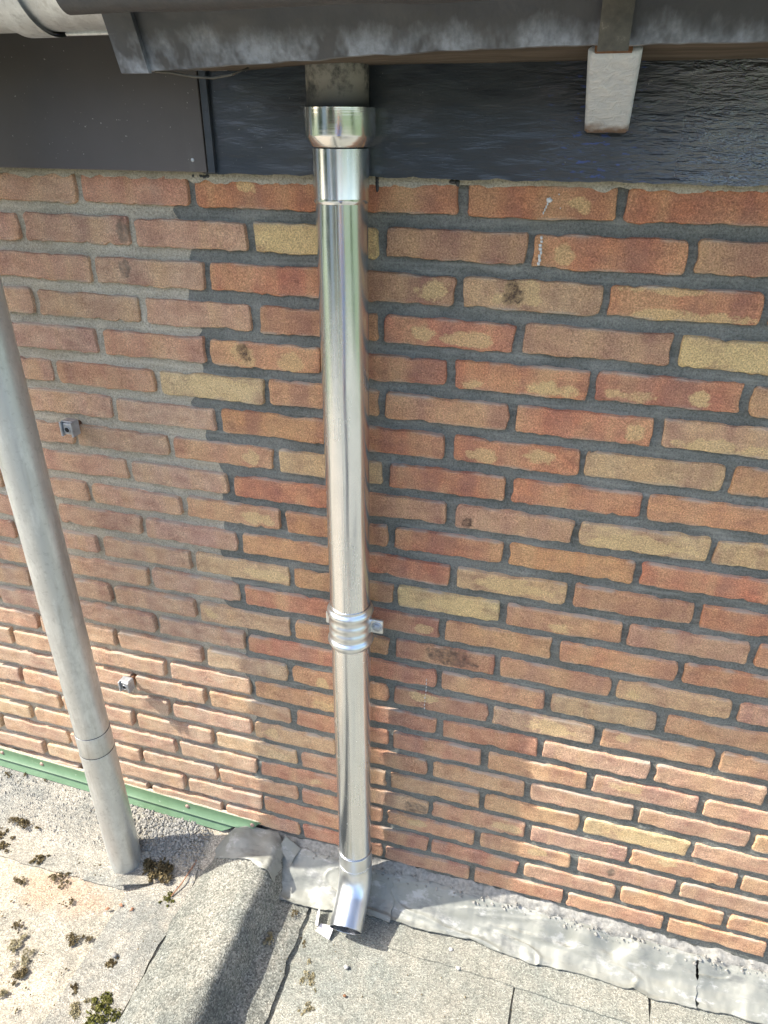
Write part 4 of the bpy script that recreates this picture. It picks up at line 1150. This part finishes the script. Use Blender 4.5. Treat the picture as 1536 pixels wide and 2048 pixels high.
MOSS = [
    (-0.903, -0.122, 0.046, 'large ragged brown moss clump against the old pipe foot', 'moss', .45, 0.75),
    (-0.838, -0.192, 0.014, 'small olive moss tuft on the kerb seam below the old pipe', 'moss_green', .9, 1.0),
    (-1.075, -0.452, 0.019, 'dark upright lump of dead moss at lower left', 'moss', .8, 0.7),
    (-0.850, -0.470, 0.030, 'bright green moss cushion at the bottom edge of the roof', 'moss_green', .55, 1.1),
    (-0.905, -0.478, 0.018, 'pale dry moss beside the bright green cushion', 'moss_pale', .5, 1.0),
    (-0.868, -0.455, 0.011, 'tan moss tuft just above the bright green cushion', 'moss_pale', .6, 1.0),
    (-0.885, -0.372, 0.014, 'brown moss clump on the grey felt strip', 'moss', .6, 1.0),
    (-1.010, -0.350, 0.015, 'dark moss pair in the middle of the sandy felt', 'moss', .6, 1.3),
    (-0.968, -0.335, 0.007, 'small round dark moss bead beside the dark pair', 'moss', .9, 1.0),
    (-1.165, -0.355, 0.012, 'dark moss clump near the left edge below the rust stain', 'moss', .6, 1.4),
    (-1.135, -0.395, 0.017, 'pale yellowish moss patch below the dark clump at left', 'moss_pale', .3, 1.0),
    (-1.085, -0.420, 0.015, 'tan moss patch right of the dead upright lump', 'moss_pale', .35, 1.4),
    (-1.345, -0.110, 0.022, 'long brown moss streak left of the old pipe', 'moss', .4, 1.9),
    (-1.400, -0.150, 0.018, 'dark brown moss patch below the long streak at left', 'moss', .45, 1.3),
    (-1.360, -0.185, 0.015, 'moss clump lowest of the patches left of the old pipe', 'moss', .5, 1.2),
    (-1.465, -0.105, 0.012, 'dark moss lump at the left picture edge', 'moss', .7, 1.4),
    (-1.235, -0.185, 0.017, 'olive brown moss tuft on the sheet edge left of the pipe', 'moss', .6, .8),
    (-1.155, -0.213, 0.012, 'dark moss lump beside the rust stain', 'moss', .7, 1.5),
    (-1.130, -0.232, 0.010, 'moss crumb in the rust stain', 'moss', .7, 1.3),
    (-1.240, -0.255, 0.012, 'moss pair left of the rust stain', 'moss', .7, 1.5),
    (-1.075, -0.265, 0.008, 'single round moss ball below the rust stain', 'moss', .9, 1.0),
    (-1.085, -0.500, 0.011, 'tan moss tuft at the lower left corner', 'moss_pale', .6, 1.0),
    (-0.930, -0.440, 0.011, 'narrow dark moss strip above the green cushion', 'moss', .6, .6),
    (-0.420, -0.272, 0.014, 'olive moss streak on the grey felt below the elbow', 'moss_pale', .5, 1.8),
    (-0.400, -0.335, 0.011, 'small moss tuft at the bottom below the elbow', 'moss_pale', .8, 1.0),
    (-0.537, -0.222, 0.012, 'faded moss tuft in the kerb shadow', 'moss_pale', .5, .8),
    (-0.459, -0.199, 0.007, 'tiny moss dot beside the open felt joint', 'moss', .7, 1.0),
    (-0.408, -0.130, 0.011, 'moss tuft under the lip of the elbow', 'moss_pale', .6, 1.0),
    (-0.510, -0.140, 0.008, 'reddish moss crumb at the corner of the lead sheet', 'moss', .6, 1.0),
    (-1.440, -0.035, 0.008, 'small dark moss tuft by the trim at far left', 'moss', .7, 1.0),
    (-1.385, -0.020, 0.010, 'short row of moss by the green trim', 'moss', .6, 2.0),
    (-1.320, -0.022, 0.007, 'moss dots right of the short row by the trim', 'moss', .7, 1.8),
]
for i, (x, y, r, lb, mm, h, ex) in enumerate(MOSS):
    moss(x, y, r, lb, mm, h, i + 1, ex, (i * 1.3) % 3.1)

def crumb_field(name, items, m, label, cat, parent=None):
    V = []; F = []
    rnd = random.Random(5)
    for (x, y, z, r) in items:
        b = len(V)
        k = 6
        for j in range(k):
            a = 6.283 * j / k + rnd.uniform(-.3, .3); q = r * rnd.uniform(.7, 1.25)
            V.append((x + q * math.cos(a), y + q * math.sin(a), z + r * rnd.uniform(-.1, .25)))
        V.append((x + r * rnd.uniform(-.3, .3), y + r * rnd.uniform(-.3, .3), z + r * rnd.uniform(.7, 1.2)))
        for j in range(k): F.append((b + j, b + (j + 1) % k, b + k))
    o = link(name, mesh(name, V, F), m, None, False)
    tag(o, label, cat, kind='stuff')
    return o
rnd = random.Random(11)
it = []
for _ in range(1500):
    x = rnd.gauss(-0.905, 0.075); y = rnd.gauss(-0.060, 0.030)
    if -0.79 < x or y > -0.012: continue
    it.append((x, y, zroof(x, y) + 0.006, rnd.choice((.0012, .0018, .0025, .0035, .0048)) * rnd.uniform(.7, 1.2)))
for _ in range(1300):
    x = rnd.uniform(-1.5, -0.8); y = rnd.gauss(-0.075, 0.035)
    if y > -0.012 or (x + 1.0) ** 2 + (y + .13) ** 2 < .041 ** 2: continue
    it.append((x, y, zroof(x, y) + 0.005, rnd.choice((.0009, .0013, .002, .003)) * rnd.uniform(.7, 1.2)))
crumb_field('mortar_crumbs', it, M['crumb'], 'grey mortar crumbs scattered round the old pipe foot', 'crumbs')
it = []
for _ in range(700):
    x = rnd.uniform(-1.5, -0.80); y = rnd.uniform(-0.60, -0.03)
    if float(vn(x * 9, y * 9, 7)) < 0.05: continue
    it.append((x, y, zroof(x, y) + 0.005, rnd.choice((.0008, .001, .0014, .002, .003)) * rnd.uniform(.7, 1.2)))
for _ in range(130):
    x = rnd.uniform(-0.5, 0.6); y = rnd.uniform(-0.40, -0.10)
    it.append((x, y, zroof(x, y) + 0.009, rnd.choice((.0007, .001, .0014, .002)) * rnd.uniform(.7, 1.2)))
crumb_field('moss_crumbs', it, M['moss'], 'dark moss crumbs strewn over the felt', 'crumbs')
it = []
for _ in range(260):
    x = rnd.uniform(-0.6, 0.6); f = rnd.random()
    it.append((x, -0.014 - 0.012 * f * f, 0.098 - 0.022 * f - 0.012 * max(0, x), rnd.choice((.001, .0015, .0025, .004)) * rnd.uniform(.7, 1.2)))
crumb_field('mortar_rubble', it, M['crumb'], 'broken mortar bits lying along the top of the lead', 'rubble')

def pebble(x, y, r, label, m='stone', z=None):
    import bmesh
    bm = bmesh.new(); bmesh.ops.create_icosphere(bm, subdivisions=2, radius=1)
    for v in bm.verts:
        k = 1 + 0.18 * float(vn(v.co.x * 2 + x * 90, v.co.y * 2 + v.co.z, 3))
        v.co = Vector((v.co.x * r * k * 1.25 + x, v.co.y * r * k + y, v.co.z * r * 0.7 * k + (zroof(x, y) + 0.010 + r * .4 if z is None else z)))
    me = bpy.data.meshes.new('pebble'); bm.to_mesh(me); bm.free()
    o = link('pebble', me, M[m]); tag(o, label, 'pebble', 'pebbles on the flat roof')
pebble(-0.342, -0.224, 0.0052, 'rounded grey pebble on the felt below the elbow')
pebble(-0.110, -0.116, 0.0048, 'pale pebble in front of the long lead sheet')
pebble(-0.085, -0.155, 0.0050, 'white pebble on the felt seam right of the elbow')
pebble(-0.325, -0.285, 0.0035, 'dark small pebble near the bottom edge', 'rust')
pebble(-0.885, -0.355, 0.0060, 'white mortar pebble above the brown moss on the strip', 'crumb')

# torn scrap of pale foil by the elbow: two bent leaves
def sheet4(name, pts, m, label, cat, group=None):
    n = 8
    P = np.zeros((n, n, 3)); q = [np.array(p) for p in pts]
    for i in range(n):
        for j in range(n):
            s, t = i / (n - 1), j / (n - 1)
            P[i, j] = q[0] * (1 - s) * (1 - t) + q[1] * s * (1 - t) + q[2] * s * t + q[3] * (1 - s) * t
            P[i, j, 2] += 0.003 * math.sin(s * 3.1) * math.sin(t * 2.5) + 0.001 * float(vn(i * .9, j * .9, 7))
    o = grid_obj(name, P, m, None, skirt=(0, 0, -0.0008))
    tag(o, label, cat, group)
sheet4('paper_scrap', [(-0.448, -0.152, .014), (-0.436, -0.162, .030), (-0.446, -0.118, .034), (-0.452, -0.124, .020)], M['paper'], 'upright torn pale scrap left of the elbow mouth', 'scrap')
sheet4('paper_scrap', [(-0.441, -0.166, .014), (-0.402, -0.178, .014), (-0.398, -0.150, .024), (-0.434, -0.148, .018)], M['paper'], 'flat torn pale scrap lying below the elbow mouth', 'scrap')
def leaf(x, y, r, a, label):
    c, s_ = math.cos(a), math.sin(a)
    z = zroof(x, y) + 0.008
    sheet4('dry_leaf', [(x - r * c, y - r * s_, z), (x + r * .5 * s_, y - r * .5 * c, z + .003), (x + r * c, y + r * s_, z + .002), (x - r * .5 * s_, y + r * .5 * c, z + .005)], M['leaf'], label, 'leaf', 'dry leaf scraps')
leaf(-0.972, -0.258, 0.008, 0.4, 'brown leaf scrap on the sandy felt, leftmost of three')
leaf(-0.945, -0.240, 0.008, -0.3, 'brown leaf scrap on the sandy felt, middle of three')
leaf(-0.910, -0.243, 0.007, 0.9, 'brown leaf scrap on the grey strip, rightmost of three')

# old wire-like felt edge curling along the kerb seam
tube_path('loose_cord', [(-0.800, -0.012, .075), (-0.803, -0.05, .052), (-0.812, -0.10, .030), (-0.822, -0.15, .018), (-0.832, -0.185, .013)], 0.0016, M['leaf'], None, 8, True)
tag(bpy.data.objects['loose_cord'], 'thin brown cord lying along the kerb seam behind the moss', 'cord')

# ------------------------------------------------------------------ garden and street behind the camera (seen only mirrored in the pipes)
gx = np.zeros((2, 2, 3))
gx[0, 0] = (-150, -200, -2.8); gx[1, 0] = (150, -200, -2.8); gx[0, 1] = (-150, 60, -2.8); gx[1, 1] = (150, 60, -2.8)
g = grid_obj('garden_ground', gx, M['grass']); tag(g, kind='structure')
M['render_white'] = make_flat('white_render', (0.70, 0.69, 0.66), 0.8, 0, 0.06, 4, 0.1)
M['render_brick'] = make_flat('far_brick', (0.33, 0.19, 0.14), 0.85, 0, 0.15, 30, 0.1)
M['glass'] = make_flat('window_glass', (0.03, 0.035, 0.04), 0.08, 0, 0.05, 4, 0.0)
M['leafy'] = make_flat('foliage', (0.06, 0.10, 0.025), 0.8, 0, 0.45, 3, 0.1)
M['bark'] = make_flat('bark', (0.10, 0.075, 0.055), 0.9, 0, 0.3, 20, 0.3)
def house(x, y, w, d, h, m, label):
    e = empty('neighbour_house', (x, y, -2.8)); tag(e, label, 'house')
    box('wall', (x - w / 2, y - d / 2, -2.8), (x + w / 2, y + d / 2, -2.8 + h), m, e, 0.0)
    prism('roof', [(y - d / 2 - .3, -2.8 + h), (y + d / 2 + .3, -2.8 + h), (y, -2.8 + h + d * .4)], x - w / 2 - .3, x + w / 2 + .3, M['tile'], e, 'X', 0.0)
    for fl in range(2):
        for k in range(3):
            wx = x - w / 2 + w * (k + .5) / 3; wz = -2.8 + 1.0 + fl * 2.7
            f = box('window', (wx - .6, y + d / 2 - .02, wz), (wx + .6, y + d / 2 + .04, wz + 1.3), M['render_white'], e, 0.0)
            box('pane', (wx - .52, y + d / 2 + .03, wz + .08), (wx + .52, y + d / 2 + .055, wz + 1.22), M['glass'], f, 0.0)
house(-13, -15, 9, 8, 5.6, M['render_white'], 'white rendered house across the garden')
house(-4, -26, 10, 8, 5.6, M['render_brick'], 'brick house across the garden')
house(-26, 2, 8, 8, 5.6, M['render_white'], 'pale house farther along on the left')
def tree(x, y, h, r, label, seed):
    rnd = random.Random(seed)
    e = empty('garden_tree', (x, y, -2.8)); tag(e, label, 'tree', 'garden trees')
    tube_path('trunk', [(x, y, -2.8), (x + .1, y, -2.8 + h * .35), (x, y + .1, -2.8 + h * .75)], [0.16, 0.11, 0.04], M['bark'], e, 10)
    V = []; F = []
    for i in range(1800):
        a, b, q = rnd.uniform(0, 6.283), rnd.uniform(-1, 1), rnd.random() ** .4
        k = math.sqrt(1 - b * b)
        p = Vector((x + r * q * k * math.cos(a) * (1 + .25 * math.sin(3 * a)), y + r * q * k * math.sin(a), -2.8 + h * .68 + h * .34 * q * b))
        u = Vector((rnd.gauss(0, 1), rnd.gauss(0, 1), rnd.gauss(0, 1))).normalized() * .17; w = Vector((rnd.gauss(0, 1), rnd.gauss(0, 1), rnd.gauss(0, 1))).normalized() * .12
        n0 = len(V); V += [p - u, p + w, p + u, p - w]; F.append((n0, n0 + 1, n0 + 2, n0 + 3))
    link('crown', mesh('crown', V, F), M['leafy'], e, False)
tree(-7.5, -7.0, 5.6, 1.7, 'round garden tree before the white house', 1)
tree(-2.6, -12.5, 7.0, 2.0, 'tall garden tree behind the flat roof', 2)
tree(12.0, -7.5, 5.0, 1.5, 'small garden tree out on the right', 3)
tree(15.5, -9.5, 4.6, 1.6, 'broad garden tree on the right', 4)
tree(-13.0, -3.0, 6.5, 2.0, 'garden tree on the far left', 5)

# the person taking the picture, standing on the flat roof behind the phone (mirrored in the shiny pipe)
M['skin'] = make_flat('skin', (0.46, 0.27, 0.19), 0.55, 0, 0.08, 30, 0.05)
M['shirt'] = make_flat('blue_shirt', (0.12, 0.32, 0.78), 0.85, 0, 0.12, 14, 0.2)
M['jeans'] = make_flat('dark_jeans', (0.05, 0.06, 0.10), 0.9, 0, 0.2, 30, 0.2)
M['hair'] = make_flat('brown_hair', (0.05, 0.035, 0.025), 0.7, 0, 0.3, 60, 0.3)
def skinned(name, pts, edges, rads, m, parent, sub=2):
    me = bpy.data.meshes.new(name)
    me.from_pydata(pts, edges, []); me.update()
    o = bpy.data.objects.new(name, me); COL.objects.link(o)
    me.materials.append(m)
    md = o.modifiers.new('skin', 'SKIN'); md.use_smooth_shade = True
    if len(me.skin_vertices):
        for v, r in zip(me.skin_vertices[0].data, rads):
            v.radius = r if hasattr(r, '__len__') else (r, r)
        me.skin_vertices[0].data[0].use_root = True
    ss = o.modifiers.new('sub', 'SUBSURF'); ss.levels = sub; ss.render_levels = sub
    if parent is not None: o.parent = parent
    return o
bx_, by_ = 0.02, -1.52
bp_ = [(0, 0, .93), (0, .01, 1.12), (0, .0, 1.34), (0, .01, 1.46), (0, .03, 1.52), (0, .05, 1.60), (0, .05, 1.69)]
br_ = [(.15, .11), (.14, .10), (.16, .11), (.10, .075), (.055, .055), (.078, .092), (.07, .08)]
be_ = [(i, i + 1) for i in range(6)]
for sg in (-1, 1):
    b0 = len(bp_)
    bp_ += [(sg * .17, 0, 1.42), (sg * .27, .13, 1.28), (sg * .11, .32, 1.62), (sg * .07, .36, 1.69)]
    br_ += [.058, .045, .032, (.035, .022)]
    be_ += [(2, b0), (b0, b0 + 1), (b0 + 1, b0 + 2), (b0 + 2, b0 + 3)]
    for fi in range(4):      # four fingers and a thumb round the phone
        f0 = len(bp_); q = -.012 + fi * .017
        bp_ += [(sg * .062, .372, 1.695 + q), (sg * .045, .378, 1.70 + q), (sg * .03, .374, 1.703 + q)]
        br_ += [.0095, .009, .008]; be_ += [(b0 + 3, f0), (f0, f0 + 1), (f0 + 1, f0 + 2)]
    f0 = len(bp_); bp_ += [(sg * .06, .345, 1.70), (sg * .04, .345, 1.715)]; br_ += [.0105, .009]; be_ += [(b0 + 3, f0), (f0, f0 + 1)]
    b1 = len(bp_)
    bp_ += [(sg * .09, .0, .86), (sg * .10, .02, .49), (sg * .11, -.01, .10), (sg * .12, .13, .045)]
    br_ += [.088, .06, .042, (.042, .032)]
    be_ += [(0, b1), (b1, b1 + 1), (b1 + 1, b1 + 2), (b1 + 2, b1 + 3)]
T_ = lambda L: [(p[0] + bx_, p[1] + by_, p[2]) for p in L]
person = skinned('person', T_(bp_), be_, br_, M['skin'], None)
tag(person, 'person in blue shirt and dark trousers holding up a phone', 'person')
sp_ = bp_[:4] + [bp_[7], bp_[8]]; off7 = [k for k, p in enumerate(bp_) if p[0] > .16 and p[2] == 1.42][0]
sp_ += [bp_[off7], bp_[off7 + 1]]
skinned('shirt', T_(sp_), [(0, 1), (1, 2), (2, 3), (2, 4), (4, 5), (2, 6), (6, 7)], [(.165, .125), (.155, .115), (.172, .122), (.09, .075), .07, .06, .07, .06], M['shirt'], person)
lp_ = [(0, 0, .95)]; le_ = []; lr_ = [(.158, .12)]
for sg in (-1, 1):
    b1 = len(lp_); lp_ += [(sg * .09, .0, .86), (sg * .10, .02, .49), (sg * .11, -.01, .12)]; lr_ += [.098, .072, .06]
    le_ += [(0, b1), (b1, b1 + 1), (b1 + 1, b1 + 2)]
skinned('trousers', T_(lp_), le_, lr_, M['jeans'], person)
skinned('hair', T_([(0, .02, 1.68), (0, .035, 1.735)]), [(0, 1)], [(.088, .098), (.075, .085)], M['hair'], person)
